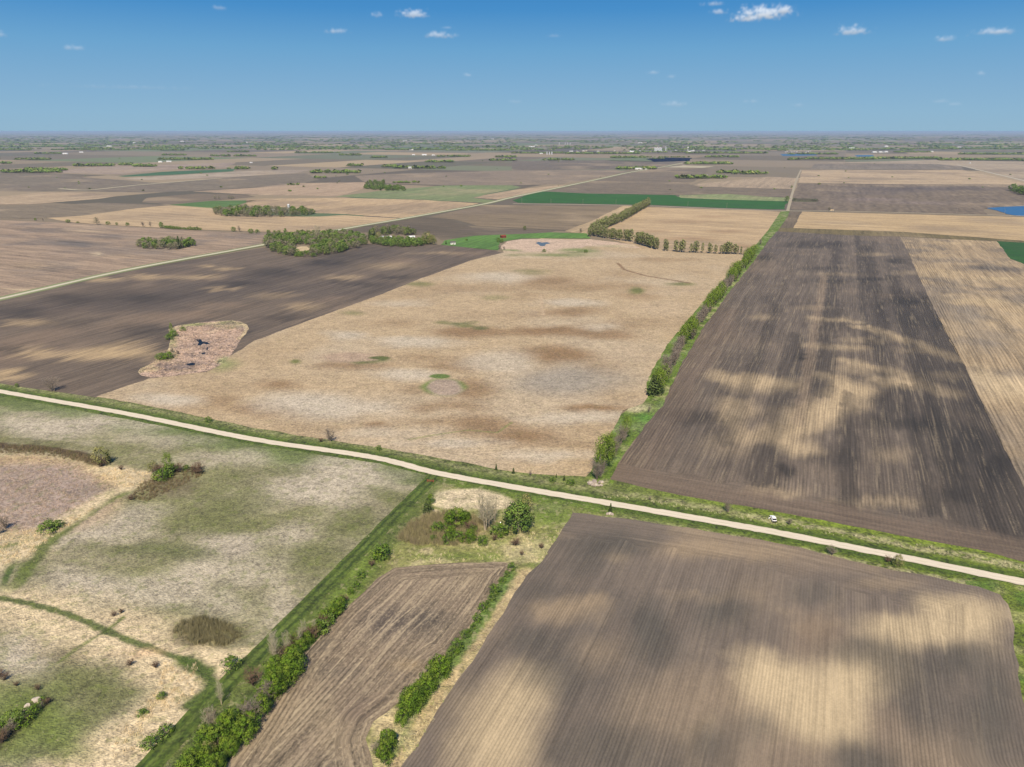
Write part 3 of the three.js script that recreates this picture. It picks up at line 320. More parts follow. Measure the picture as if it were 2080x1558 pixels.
// grass track
{
  const dir = (() => { const p = G(675, 1177), q = G(872, 978), l = Math.hypot(q[0] - p[0], q[1] - p[1]); return [(q[0] - p[0]) / l, (q[1] - p[1]) / l]; })(), L = LANE.map(p => G(...p)), a = [], b = [], gg = grassGrain(1, .2), rut = alb(0x364b17), mid = alb(0x667736);
  for (let i = 0; i < L.length; i++) { const p = L[Math.max(0, i - 1)], q = L[Math.min(L.length - 1, i + 1)], l = Math.hypot(q[0] - p[0], q[1] - p[1]), nx = (q[1] - p[1]) / l, nz = -(q[0] - p[0]) / l; a.push([L[i][0] + nx * 3.2, L[i][1] + nz * 3.2]); b.unshift([L[i][0] - nx * 3.2, L[i][1] - nz * 3.2]); }
  sheet({ name: 'grass_track', label: 'mown green grass track with two darker ruts leading to the gravel road', cat: 'track', axis: [-dir[1], dir[0]], world: [...a, ...b], y: .1, jit: .5, step: 2.5, tw: 512, th: 1600, grid: 64, base: 0x536622, seed: 43,
    detail: (s, t, x, z) => { const d = edgeDist(x, z, L) + (vn(x / 3, z / 3) - .5) * .7; mixOut(mid, sst(1, .4, d) * .6 + sst(2.2, 2.8, d) * .2); mixOut(rut, (1 - sst(.3, .75, Math.abs(d - 1.5))) * .75 * (.4 + vn(x / 4, z / 4))); gg(s, t, x, z); } });
}
// ribbons: roads
function ribbon(name, label, pts, width, y, tex, tile, cat = 'road') {
  const pos = [], uv = [], idx = [], nor = []; let len = 0;
  for (let i = 0; i < pts.length; i++) {
    const p = pts[Math.max(0, i - 1)], q = pts[Math.min(pts.length - 1, i + 1)], l = Math.hypot(q[0] - p[0], q[1] - p[1]), nx = (q[1] - p[1]) / l, nz = -(q[0] - p[0]) / l; if (i) len += Math.hypot(pts[i][0] - pts[i - 1][0], pts[i][1] - pts[i - 1][1]);
    const j1 = width * (1 + (vn(len / 2.2, 3) - .5) * .22) / 2, j2 = width * (1 + (vn(len / 2.2, 60) - .5) * .22) / 2;
    pos.push(pts[i][0] + nx * j1, 0, pts[i][1] + nz * j1, pts[i][0] - nx * j2, 0, pts[i][1] - nz * j2); uv.push(0, len / tile, 1, len / tile); nor.push(0, 1, 0, 0, 1, 0);
    if (i) { const n = i * 2; idx.push(n - 2, n - 1, n, n - 1, n + 1, n); }
  }
  const g = new THREE.BufferGeometry(); g.setAttribute('position', new THREE.Float32BufferAttribute(pos, 3)); g.setAttribute('normal', new THREE.Float32BufferAttribute(nor, 3)); g.setAttribute('uv', new THREE.Float32BufferAttribute(uv, 2)); g.setIndex(idx);
  const ms = mesh(name, g, new THREE.MeshStandardMaterial({ map: tex, roughness: 1 }), scene); ms.position.y = y; return tag(ms, label, cat, null, 'structure');
}
function ribbonTex(h, fn, tw = 128, th = 512) { const d = new Uint8Array(tw * th * 4), c = alb(h); for (let j = 0; j < th; j++) for (let i = 0; i < tw; i++) { out[0] = c[0]; out[1] = c[1]; out[2] = c[2]; fn(i / tw, j / th); const n = (j * tw + i) * 4; for (let q = 0; q < 3; q++) d[n + q] = ENC[Math.max(0, Math.min(4096, out[q] * 4096)) | 0]; d[n + 3] = 255; } const t = new THREE.DataTexture(d, tw, th); t.colorSpace = THREE.SRGBColorSpace; t.wrapT = THREE.RepeatWrapping; t.wrapS = THREE.ClampToEdgeWrapping; t.magFilter = THREE.LinearFilter; t.needsUpdate = true; return t; }
const gravel = ribbonTex(0xf2e7cf, (u, v) => { const e = Math.abs(u - .5) * 2, tr1 = 1 - sst(.05, .16, Math.abs(e - .42)), rg = sst(.66, .8, e) * (1 - sst(.82, .95, e)); mixOut(alb(0xcbb694), .5 * rg * vn(u * 20, v * 64) + sst(.86, 1, e) * .6 * vn(u * 30, v * 128) + (1 - sst(.1, .22, e)) * .35 * vn(3, v * 40)); mulOut(1 + .05 * tr1); mulOut(.96 + .1 * (vn(u * 64, v * 256) - .5) + .12 * (vn(u * 10, v * 8) - .5) - .06 * (1 - Math.abs(Math.cos((u - .5) * 9.4))) * vn(u * 8, v * 32)); });
const dense = pts => { const o = []; for (let i = 0; i < pts.length - 1; i++) { const a = pts[i], b = pts[i + 1], l = Math.hypot(b[0] - a[0], b[1] - a[1]), n = Math.max(1, Math.ceil(l / 3)); for (let k = 0; k < n; k++) o.push([a[0] + (b[0] - a[0]) * k / n, a[1] + (b[1] - a[1]) * k / n]); } o.push(pts[pts.length - 1]); return o; };
ribbon('gravel_road', 'pale gravel road crossing between grassland and tilled fields', dense(ROAD), 4.7, .15, gravel, 60);
const curve = (px, n = 60) => new THREE.CatmullRomCurve3(px.map(p => { const [x, z] = G(...p); return new THREE.Vector3(x, 0, z); })).getPoints(n).map(p => [p.x, p.z]);
const thin = [[-300, 672], [0, 607], [257, 548.5], [520, 500], [690, 466.5], [820, 444], [985, 414], [1040, 401], [1140, 380], [1215, 364], [1277, 350.5], [1340, 340], [1387, 331]];
const verge2 = ribbonTex(0x8b9463, () => mulOut(1));
ribbon('roadside_verge', 'narrow grassy verges of the thin gravel road running past the groves', curve(thin, 90), 17, .12, verge2, 50, 'verge');
ribbon('gravel_road', 'thin pale gravel road running past the groves to the far white barn', curve(thin, 90), 6.5, .2, ribbonTex(0xd9d3b8, () => mulOut(1)), 60);
ribbon('gravel_road', 'far gravel road in front of the deep green wheat field', curve([[1042, 414], [1160, 415.5], [1320, 418.5], [1460, 424], [1600, 428.5], [1700, 429], [2080, 439], [2500, 450]], 60), 8, .25, ribbonTex(0xc9bda2, () => mulOut(1)), 60);
ribbon('farm_lane', 'pale narrow lane running north beside the far tan field', curve([[1600, 428], [1612, 384], [1620, 360], [1627, 345]], 20), 6, .25, ribbonTex(0xb5aa90, () => mulOut(1)), 60, 'lane');
ribbon('gravel_road', 'pale diagonal far road crossing the tan fields near the lake', curve([[1945, 335], [2000, 348], [2080, 367], [2200, 396]], 20), 9, .25, ribbonTex(0xcfc8b2, () => mulOut(1)), 60);
ribbon('gravel_road', 'pale far road beside the distant green strip', curve([[120, 383], [175, 386], [240, 380], [280, 376], [400, 366], [450, 362]], 30), 12, .25, ribbonTex(0xcdc4a4, () => mulOut(1)), 60);

console.log('far fields');
// ------------------------------------------------------------------ farther single fields
const far = soilGrain(0, .1, 1.1);
const FARF = [
  ['stubble_field', 'pale tan stubble field around the long dark grove', 0xc6ad8d, [[95, 443], [180, 437], [260, 425], [340, 417], [425, 422], [470, 440], [645, 440], [700, 437], [815, 444], [760, 455], [690, 466], [630, 473], [520, 470], [400, 466], [260, 459], [150, 452]]],
  ['stubble_field', 'pale tan stubble field beyond the long dark grove', 0xc4ab8b, [[500, 404], [700, 402], [860, 406], [975, 413], [860, 437], [818, 443], [700, 435], [645, 433], [560, 420], [500, 419]]],
  ['tilled_field', 'grey brown tilled field west of the long dark grove', 0x877a70, [[-400, 443], [-400, 424], [0, 419], [100, 417], [200, 412], [350, 416], [260, 425], [180, 437], [95, 443], [0, 445]]],
  ['stubble_field', 'tan strip field with a green swale edge', 0xb6a189, [[-400, 416], [-400, 400], [0, 399], [90, 391], [180, 391], [240, 398], [200, 404], [60, 415]]],
  ['tilled_field', 'dark tilled field below the distant green strip', 0x81766f, [[-300, 385], [-300, 355], [0, 355], [120, 353], [170, 360], [330, 372], [500, 358], [620, 352], [650, 365], [600, 375], [520, 380], [380, 388], [290, 391], [180, 389], [90, 389]]],
  ['tilled_field', 'dull brown tilled field with a green corner', 0x7f7167, [[290, 411], [300, 402], [400, 393], [500, 396], [520, 400], [440, 407], [350, 415]]],
  ['green_field', 'small bright green field beside the long dark grove', 0x587a3e, [[345, 416], [430, 408], [520, 407], [500, 412], [470, 420], [422, 422]]],
  ['stubble_field', 'tan stubble field west of the small paired groves', 0xb7a08a, [[390, 389], [520, 381], [600, 372], [740, 370], [745, 381], [690, 398], [520, 396], [450, 392]]],
  ['stubble_field', 'mauve tan field in front of the far farm woods', 0xa8968a, [[90, 350], [200, 338], [330, 335], [480, 330], [460, 340], [350, 344], [240, 354], [160, 352]]],
  ['green_field', 'thin dark green wheat strip in front of a far farm', 0x3c6a44, [[240, 358], [330, 349], [480, 343], [472, 348], [350, 355], [255, 359]]],
  ['stubble_field', 'pale strip of field beside the distant green strip', 0xb6a797, [[240, 363], [360, 356], [520, 346], [630, 345], [600, 352], [520, 356], [450, 361], [300, 366]]],
  ['pasture', 'mottled green pasture beside the small paired groves', 0x7f8e62, [[680, 399], [770, 388], [900, 377], [1040, 376], [1060, 380], [990, 394], [960, 402], [1010, 408], [985, 412], [850, 405]]],
  ['tilled_field', 'brown field behind the small paired groves', 0x91827a, [[740, 370], [720, 357], [830, 352], [1040, 346], [1250, 345], [1270, 349], [1200, 364], [1140, 374], [1040, 376], [900, 376], [800, 373]]],
  ['stubble_field', 'tan wedge field between pasture and thin road', 0xbca58b, [[955, 401], [1040, 386], [1150, 375], [1140, 379], [1045, 399], [1010, 405]]],
  ['tilled_field', 'very dark tilled field behind the farmstead grove', 0x675c56, [[700, 470], [750, 457], [850, 440], [915, 446], [960, 462], [1060, 465], [1130, 468], [1100, 478], [1005, 479], [900, 489], [880, 478]]],
  ['green_field', 'grass field with low green plants beside the farmstead grove', 0x5f8a3c, [[895, 497], [905, 488], [960, 479], [1010, 477], [1120, 472], [1190, 474], [1200, 484], [1060, 484], [1015, 492], [1012, 508], [960, 504]]],
  ['tilled_field', 'brown field with fine furrows beside the deep green wheat', 0x89796b, [[870, 441], [985, 416], [1040, 417], [1265, 418], [1200, 450], [1150, 468], [1060, 463], [970, 459], [920, 445]]],
  ['stubble_field', 'tan wedge field behind the long shelterbelt', 0xc2ab8a, [[1265, 418], [1305, 419], [1200, 478], [1145, 470], [1190, 447]]],
  ['green_field', 'deep green wheat field along the far gravel road', 0x22620c, [[1042, 407], [1090, 390], [1110, 389], [1190, 393], [1370, 396], [1380, 402], [1480, 406], [1560, 408], [1600, 409], [1594, 425], [1560, 425], [1460, 422], [1320, 416], [1160, 413.5], [1050, 412]]],
  ['pasture', 'olive grass strip behind the deep green wheat', 0x8a9668, [[1380, 396], [1480, 394], [1560, 400], [1662, 404], [1660, 410], [1600, 409], [1560, 408], [1480, 406], [1376, 402]]],
  ['tilled_field', 'broad brown tilled field behind the deep green wheat', 0x7f726a, [[1100, 389], [1220, 362], [1290, 347], [1345, 340], [1440, 341], [1430, 357], [1400, 374], [1420, 379], [1612, 384], [1608, 400], [1560, 400], [1480, 394], [1380, 396], [1190, 393]]],
  ['stubble_field', 'tan field beside the far lane and farm trees', 0xb09d88, [[1415, 374], [1560, 359], [1624, 362], [1612, 384], [1420, 379]]],
  ['stubble_field', 'pale strip field next to the far white barn', 0xc6bfa6, [[1340, 341], [1390, 336], [1450, 338], [1400, 344]]],
  ['tilled_field', 'dark tilled field in front of the distant town', 0x746a67, [[1040, 346], [1040, 327], [1240, 325], [1390, 329], [1330, 340], [1260, 344]]],
  ['stubble_field', 'tan grassland behind the long shelterbelt', 0xc5ac8b, [[1310, 420], [1460, 425], [1560, 428], [1592, 430], [1562, 470], [1546, 490], [1522, 515], [1430, 514], [1330, 508], [1230, 484], [1225, 465], [1290, 432]], [[1400, 485, 60, 5, 0xa88c69, .8], [1480, 470, 50, 4, 0xa88c69, .7], [1380, 450, 60, 4, 0xa88c69, .6], [1500, 500, 40, 4, 0xa88c69, .7], [1450, 440, 50, 3, 0xa88c69, .5], [1330, 470, 40, 4, 0xa88c69, .6]]],
  ['tilled_field', 'dark trapezoid of bare soil beside the far lane', 0x6f6259, [[1604, 430], [1628, 430], [1612, 463], [1583, 463]]],
  ['stubble_field', 'smooth tan stubble field in front of the far gravel road', 0xc3aa86, [[1628, 430], [2080, 441], [2500, 452], [2500, 515], [2080, 489], [1835, 471], [1612, 463]]],
  ['tilled_field', 'thin brown and green headland strip above the ploughed field', 0x75694f, [[1580, 463], [1612, 463], [1835, 471], [2080, 489], [2300, 503], [2300, 508], [2020, 490], [1828, 480], [1724, 478], [1574, 471]]],
  ['green_field', 'dark green wheat corner beside the corn stubble', 0x1e5810, [[2024, 490], [2080, 493], [2300, 508], [2300, 570], [2080, 536], [2052, 526], [2040, 508]]],
  ['tilled_field', 'wide brown field beside the small blue lake', 0x7d6f68, [[1612, 425], [1604, 415], [1616, 384], [1622, 372], [1780, 374], [2080, 376], [2400, 378], [2400, 425], [2020, 420], [1996, 424], [2004, 436], [1830, 431], [1680, 427]], [[1850, 383, 200, 5, 0x615854, .8], [1760, 392, 90, 4, 0x6b615b, .6], [1780, 405, 60, 3, 0x93837a, .6], [1850, 412, 90, 3, 0x91827a, .5]]],
  ['stubble_field', 'pale tan field crossed by thin dark swales', 0xc1ab90, [[1622, 371], [1630, 345], [1955, 345], [2030, 361], [2080, 372], [2400, 378], [2080, 375], [1780, 373.5]], [[1800, 364, 140, 1, 0x8f8470, .8]]],
  ['tilled_field', 'mauve brown strip field below the wooded shore', 0x877d79, [[1645, 344], [1655, 333], [1900, 333], [1950, 338], [1958, 344.5]]],
  ['stubble_field', 'tan far field along the pale diagonal road', 0xb1a18e, [[1650, 331], [1900, 325], [2080, 328], [2500, 336], [2500, 390], [2080, 369], [1960, 339], [1900, 333]]],
  ['pasture', 'dull green pasture in front of the distant town', 0x6f7f60, [[1230, 324], [1290, 318], [1330, 322], [1330, 329], [1240, 327]]],
];
let fs = 50;
for (const [name, label, base0, poly, marks] of FARF) {
  const base = base0 - (name === 'tilled_field' ? 0x00000c : 0x000006);
  fs += 7; const ys = poly.map(p => p[1]), near = Math.max(...ys) > 455;
  sheet({ name, label, cat: name === 'pasture' ? 'pasture' : 'field', base, poly, marks, y: /corner beside/.test(label) ? .12 : (fs % 5) * .012, jit: near ? 2.5 : 6, step: near ? 10 : 22, seed: fs, tw: near ? 320 : 224, th: near ? 320 : 224, grid: 96, axis: fs % 2 ? 'E' : 'N', vary: [[name === 'green_field' ? 0x2a6030 : 0x7b6e60, 170, .5, .75, name === 'pasture' || name === 'green_field' ? .12 : .42], [name === 'green_field' ? 0x184a20 : 0xc2ad8c, 150, .56, .8, name === 'green_field' ? .15 : .4]], detail: far });
}

// water
const water = (name, label, poly, c, y, step = 5, jit = 2) => { const px0 = poly[0][0]; const pts = outline(poly.map(p => G(...p)), step, jit, 9), sh = new THREE.Shape(pts.map(p => new THREE.Vector2(p[0], -p[1]))), g = new THREE.ShapeGeometry(sh); g.rotateX(-Math.PI / 2); const wm = new THREE.MeshPhysicalMaterial({ roughness: px0 > 1200 && px0 < 1900 ? .9 : .3, specularIntensity: name === 'pond' ? .08 : px0 < 1900 ? 0 : .3 }); wm.color.setRGB(...alb(c)); const o = mesh(name, g, wm, scene); o.position.y = y; return tag(o, label, 'water', null, 'structure'); };
water('lake', 'small blue lake beside the wide brown field', [[2002, 423], [2040, 420], [2080, 418.5], [2400, 419], [2400, 447], [2080, 439.5], [2045, 435], [2030, 428]], 0x3a6c9c, .14, 10, 5);
water('lake', 'dark narrow lake in front of the distant town', [[1313, 323], [1340, 320], [1405, 321], [1398, 327], [1330, 329]], 0x0f2040, .3, 40, 10);
water('lake', 'thin pale blue lake at the edge of the town houses', [[1585, 313], [1655, 312.5], [1660, 315.5], [1590, 317]], 0x4f7fa8, .3, 60, 10);
water('lake', 'far thin lake strip in front of the wooded shore', [[1735, 315], [1775, 315], [1775, 318], [1740, 318]], 0x4f7fa8, .3, 60, 10);
// the two small marshes
sheet({ name: 'marsh', label: 'pink tan reed marsh with dark pools at the corner of the tilled field', cat: 'marsh', poly: [[279, 756], [286, 748], [300, 741], [316, 733], [334, 720], [344, 704], [346, 686], [343, 668], [360, 661], [385, 658], [430, 653], [470, 651], [488, 653], [501, 659], [506, 668], [500, 678], [490, 688], [478, 708], [466, 726], [448, 742], [425, 753], [370, 762], [335, 766], [308, 767], [288, 763]], y: .11, jit: 1, step: 3, tw: 768, th: 768, grid: 256, base: 0xbea48f, seed: 61, warp: .9, vary: [[0xa08d7f, 14, .5, .7, .6], [0xcdb596, 16, .55, .75, .6]],
  marks: [[408, 697, 26, 10, 0x8f7d70, .8], [414, 718, 12, 5, 0x8f7d70, .7], [386, 741, 24, 6, 0x7f7066, .8], { line: [[281, 757], [316, 735], [346, 704], [345, 668], [385, 660], [470, 653], [503, 662], [505, 671], [490, 688]], w: 6, c: 0xc9b68e, k: .85 }, { line: [[300, 748], [345, 752], [395, 742]], w: 7, c: 0x857468, k: .8 }, [475, 660, 26, 8, 0x5d7037, .9], [350, 680, 12, 22, 0x6f7d3f, .8], [335, 722, 22, 9, 0x6b7a38, .9], [400, 660, 50, 4, 0x8f9658, .7], [360, 745, 50, 6, 0x8a7a70, .8], [395, 725, 30, 8, 0x8a7b72, .6], [300, 750, 20, 6, 0xc9b58c, .8], [460, 735, 20, 9, 0x94a05c, .7]], detail: grassGrain(1.7, .06), bump: [110, 110, .5] });
sheet({ name: 'marsh', label: 'pale pink reed marsh with a blue pool near the farmstead grove', cat: 'marsh', poly: [[1018, 500], [1030, 490], [1060, 486], [1110, 485], [1160, 487], [1200, 486], [1290, 497], [1300, 504], [1240, 502], [1190, 500], [1170, 512], [1100, 511], [1060, 512], [1020, 508]], y: .11, jit: 2.5, step: 6, tw: 512, th: 512, grid: 192, base: 0xd0b8a0, seed: 63, marks: [[1180, 508, 40, 4, 0x7d8f4c, .9], [1030, 509, 30, 3, 0x6f8a44, .8], [1250, 500, 40, 3, 0xb7ad84, .7]], detail: grassGrain(.9, .05) });
for (const [p, label] of [[[[396, 690], [402, 688], [409, 690], [412, 695], [421, 695], [428, 700], [420, 700], [413, 698], [408, 702], [400, 702], [404, 696]], 'dark blue pool in the middle of the pink tan marsh'], [[[409, 717], [417, 716], [418, 719], [411, 720]], 'tiny dark pool below the dark blue pool in the marsh'], [[[378, 740], [390, 737], [397, 738], [396, 742], [384, 743]], 'small dark pool at the lower edge of the pink tan marsh'], [[[420, 706], [423, 705], [422, 711], [419, 712]], 'narrow dark sliver of water in the pink tan marsh'], [[[1088, 494], [1094, 491], [1100, 493], [1112, 492], [1118, 495], [1109, 496], [1106, 500], [1098, 500], [1094, 497]], 'blue pool in the pale pink reed marsh']]) water('pond', label, p, p[0][0] > 1000 ? 0x66747e : 0x22262c, .16, 2, .4);

console.log('trees');
// ------------------------------------------------------------------ trees and bushes
const leafMat = new THREE.MeshStandardMaterial({ vertexColors: true, roughness: 1, side: THREE.DoubleSide });
const LK = 1.42, lcol = h => hexLin(h).map(c => c / LK);
const barkPale = mat(hexLin(0xa89c88)), barkGrey = mat(hexLin(0x6d6459)), barkDark = mat(hexLin(0x4a4038)), twigMat = mat(hexLin(0x8a7f72)), twigBrown = mat(hexLin(0x6e5a48)), twigPale = mat(hexLin(0xb0a890));
function geo(pos, nor, col, idx) { const g = new THREE.BufferGeometry(); g.setAttribute('position', new THREE.Float32BufferAttribute(pos, 3)); g.setAttribute('normal', new THREE.Float32BufferAttribute(nor, 3)); if (col) g.setAttribute('color', new THREE.Float32BufferAttribute(col, 3)); g.setIndex(idx); return g; }
function leaves(r, clumps, per, size, cols, cy) {
  const pos = [], nor = [], col = [], idx = [];
  for (const [cx, cyy, cz, cr, cv] of clumps) {
    const tone = cols[Math.floor(r() * cols.length)], tv = .9 + r() * .2;
    for (let k = 0; k < per; k++) {
      const a = r() * 6.283, u = r() * 2 - 1, q = Math.sqrt(1 - u * u), d = cr * Math.pow(r(), .45), x = cx + Math.cos(a) * q * d, y = cyy + u * d * (cv || .8), z = cz + Math.sin(a) * q * d;
      const b = r() * 6.283, w = r() * 2 - 1, e = Math.sqrt(1 - w * w), t1 = new THREE.Vector3(Math.cos(b) * e, w, Math.sin(b) * e), t2 = new THREE.Vector3(r() - .5, r() - .5, r() - .5).cross(t1).normalize(), s = size * (.55 + r() * .9);
      const n = new THREE.Vector3((x - cx) / cr + x * .12 + (r() - .5) * .5, (y - cyy) / cr + .35 + (y - cy) * .06 + (r() - .5) * .5, (z - cz) / cr + z * .12 + (r() - .5) * .5).normalize(), i = pos.length / 3, v = tv * (.88 + r() * .24);
      for (const [f, g2] of [[-1, -.6], [1, -.5], [.7, .8], [-.8, .7]]) { pos.push(x + (t1.x * f + t2.x * g2) * s, Math.max(.02, y + (t1.y * f + t2.y * g2) * s), z + (t1.z * f + t2.z * g2) * s); nor.push(n.x, n.y, n.z); col.push(tone[0] * v, tone[1] * v, tone[2] * v); }
      if (t1.clone().cross(t2).dot(n) > 0) idx.push(i, i + 1, i + 2, i, i + 2, i + 3); else idx.push(i, i + 2, i + 1, i, i + 3, i + 2);
    }
  }
  return geo(pos, nor, col, idx);
}
function limb(pos, nor, idx, a, b, ra, rb, sides = 4) {
  const d = b.clone().sub(a), s = new THREE.Vector3(1, .3, .2).cross(d).normalize(), t = d.clone().cross(s).normalize(), base = pos.length / 3;
  for (const [p, rr] of [[a, ra], [b, rb]]) for (let k = 0; k < sides; k++) { const q = k / sides * 6.283, n = s.clone().multiplyScalar(Math.cos(q)).addScaledVector(t, Math.sin(q)); pos.push(p.x + n.x * rr, p.y + n.y * rr, p.z + n.z * rr); nor.push(n.x, n.y, n.z); }
  for (let k = 0; k < sides; k++) { const k2 = (k + 1) % sides; idx.push(base + k, base + k2, base + sides + k, base + k2, base + sides + k2, base + sides + k); }
}
function skeleton(r, h, spread, rad, limbs, fork = .25) {     // trunk and main limbs, and where they end
  const pos = [], nor = [], idx = [], ends = [], top = new THREE.Vector3((r() - .5) * h * .06, h * .8, (r() - .5) * h * .06), o = new THREE.Vector3(0, -.15, 0), mid = new THREE.Vector3((r() - .5) * h * .05, h * fork, (r() - .5) * h * .05);
  limb(pos, nor, idx, o, mid, rad, rad * .75, 6); limb(pos, nor, idx, mid, top, rad * .75, rad * .15, 5); ends.push(top);
  for (let k = 0; k < limbs; k++) { const t = fork + (.75 - fork) * (k / limbs) * (.8 + r() * .4), p = mid.clone().lerp(top, Math.max(0, (t - fork) / (.8 - fork))), a = k * 2.4 + r(), q = p.clone().add(new THREE.Vector3(Math.cos(a) * spread * (.55 + r() * .45), h * (.12 + r() * .14), Math.sin(a) * spread * (.55 + r() * .45))); limb(pos, nor, idx, p, q, rad * .35 * (1.1 - t), .03, 4); ends.push(q); }
  return { g: geo(pos, nor, null, idx), ends };
}
// each prototype is built about one unit of height in metres given, and scaled a little when placed
function protoLeafy(seed, { h, w, cols, per, size, clumps, low = .15, bark, limbs = 7, column = 1 }) {
  const r = rng(seed), sk = skeleton(r, h, w * .8, h * .022 + .05, limbs, low + .05), cl = [];
  for (let k = 0; k < clumps; k++) { const t = low + (1 - low) * Math.pow((k + r()) / clumps, .9), prof = Math.pow(Math.sin(Math.PI * Math.min(.97, (t - low) / (1.04 - low) * .82 + .16)), .7), a = k * 2.399 + r() * .8, d = w * prof * (.25 + .7 * Math.sqrt(r())); cl.push([Math.cos(a) * d, h * t * .95, Math.sin(a) * d, w * (.26 + r() * .2) * (.6 + prof * .5), column]); }
  return { trunk: sk.g, crown: leaves(r, cl, per, size, cols, h * .5), bark, crownMat: leafMat };
}
function protoBare(seed, { h, w, tw, bark, bits = 160, stems = 1 }) {
  const r = rng(seed), P = [], Nn = [], I = [], tp = [], tn = [], ti = [];
  for (let s = 0; s < stems; s++) {
    const a0 = r() * 6.283, lean = stems > 1 ? w * .5 * (.3 + r()) : .05 * h, o = new THREE.Vector3(stems > 1 ? (r() - .5) * w * .3 : 0, -.1, stems > 1 ? (r() - .5) * w * .3 : 0), top = new THREE.Vector3(o.x + Math.cos(a0) * lean, h * (.75 + r() * .25), o.z + Math.sin(a0) * lean); limb(P, Nn, I, o, top, h * .014 + .03, .02, 5);
    for (let k = 0; k < bits / stems; k++) { const t = .2 + .8 * r(), p = o.clone().lerp(top, t), a = r() * 6.283, l = w * (.35 + .65 * r()) * (1.15 - .6 * t), q = p.clone().add(new THREE.Vector3(Math.cos(a) * l, l * (.5 + r() * .8), Math.sin(a) * l)); q.y = Math.min(q.y, h * 1.03); limb(tp, tn, ti, p, q, .035 + .02 * (1 - t), .012, 3);
      for (let m = 0; m < 3; m++) { const p2 = p.clone().lerp(q, .3 + r() * .6), b = r() * 6.283, l2 = l * .45, q2 = p2.clone().add(new THREE.Vector3(Math.cos(b) * l2 * .7, l2 * (.5 + r() * .5), Math.sin(b) * l2 * .7)); limb(tp, tn, ti, p2, q2, .022, .01, 3); } }
  }
  return { trunk: geo(P, Nn, null, I), crown: geo(tp, tn, null, ti), bark, crownMat: tw };
}
function protoSpruce(seed, { h, w, cols, n = 700, size = .3 }) {
  const r = rng(seed), cl = []; for (let k = 0; k < 46; k++) { const t = .06 + .92 * (k / 46), a = k * 2.399, d = w * (1 - t) * (.45 + .5 * r()); cl.push([Math.cos(a) * d, h * t, Math.sin(a) * d, w * (1 - t) * .4 + .22, .5]); }
  const P = [], Nn = [], I = []; limb(P, Nn, I, new THREE.Vector3(0, -.15, 0), new THREE.Vector3(0, h * .95, 0), h * .02 + .05, .02, 6);
  return { trunk: geo(P, Nn, null, I), crown: leaves(r, cl, Math.round(n / 46), size, cols, h * .4), bark: barkDark, crownMat: leafMat };
}
const YG = [0x85a22e, 0x90aa36, 0x769428].map(lcol), BG = [0x6f9220, 0x7a9e26, 0x5f821c, 0x86a030].map(lcol), OL = [0x869a50, 0x768c46, 0x949e5c, 0x7e9248].map(lcol), DG = [0x5c6e38, 0x667a3c, 0x526232].map(lcol), WL = [0xa3a262, 0x949a55, 0xb0ab70].map(lcol), MG = [0x70903a, 0x7c9c3e, 0x628232, 0x86a04a].map(lcol), GT = [0x9a9678, 0x888a6c, 0xa8a084].map(lcol);
const PR = {
  poplar: [1, 2, 3].map(k => protoLeafy(100 + k, { h: 12, w: 2.1 + k * .35, cols: YG, per: 74, size: .115, clumps: 26 + k * 5, low: .12 + k * .05, bark: barkPale, limbs: 11, column: 1.9 })),
  greybush: [1, 2, 3].map(k => protoBare(120 + k, { h: 6, w: 2.2, tw: twigMat, bark: barkGrey, bits: 120, stems: 4 })),
  brownbush: [1, 2].map(k => protoBare(130 + k, { h: 3, w: 1.8, tw: twigBrown, bark: barkDark, bits: 90, stems: 6 })),
  bare: [1, 2].map(k => protoBare(140 + k, { h: 11, w: 3.2, tw: twigPale, bark: barkPale, bits: 150, stems: 2 })),
  hedge: [1, 2, 3].map(k => protoLeafy(150 + k, { h: 6.5, w: 2.7, cols: BG, per: 120, size: .095, clumps: 30, low: .06, bark: barkGrey, limbs: 7 })),
  bush: [1, 2, 3].map(k => protoLeafy(160 + k, { h: 2.6, w: 1.5, cols: BG.concat(MG), per: 64, size: .07, clumps: 20, low: .08, bark: barkGrey, limbs: 5 })),
  tree: [1, 2, 3].map(k => protoLeafy(170 + k, { h: 10, w: 3.6, cols: MG, per: 30, size: .34, clumps: 22, low: .1, bark: barkGrey, limbs: 7 })),
  olive: [1, 2, 3].map(k => protoLeafy(180 + k, { h: 10.5, w: 3.6, cols: OL, per: 28, size: .32, clumps: 22, low: .12, bark: barkGrey, limbs: 7 })),
  grey: [1, 2].map(k => protoLeafy(190 + k, { h: 10.5, w: 3.4, cols: GT, per: 22, size: .24, clumps: 22, low: .15, bark: barkGrey, limbs: 9 })),
  willow: [1, 2].map(k => protoLeafy(200 + k, { h: 9, w: 3.6, cols: WL, per: 56, size: .16, clumps: 26, low: .15, bark: barkGrey, limbs: 9 })),
  maple: [1, 2].map(k => protoLeafy(230 + k, { h: 10, w: 3.8, cols: MG, per: 70, size: .17, clumps: 34, low: .16, bark: barkPale, limbs: 9 })),
  spruce: [1, 2].map(k => protoSpruce(210 + k, { h: 9, w: 2.2, cols: DG, n: 1500, size: .17 })),
  belt: [1, 2, 3].map(k => protoLeafy(220 + k, { h: 14, w: 2.4, cols: [0x9ea866, 0x909c5a, 0xaaa97c].map(lcol), per: 30, size: .3, clumps: 24, low: .14, bark: barkPale, limbs: 9, column: 1.5 })),
};
const PH = { maple: 10, poplar: 12, greybush: 6, brownbush: 3, bare: 11, hedge: 6.5, bush: 2.6, tree: 10, olive: 10.5, grey: 10.5, willow: 9, spruce: 9, belt: 14 };
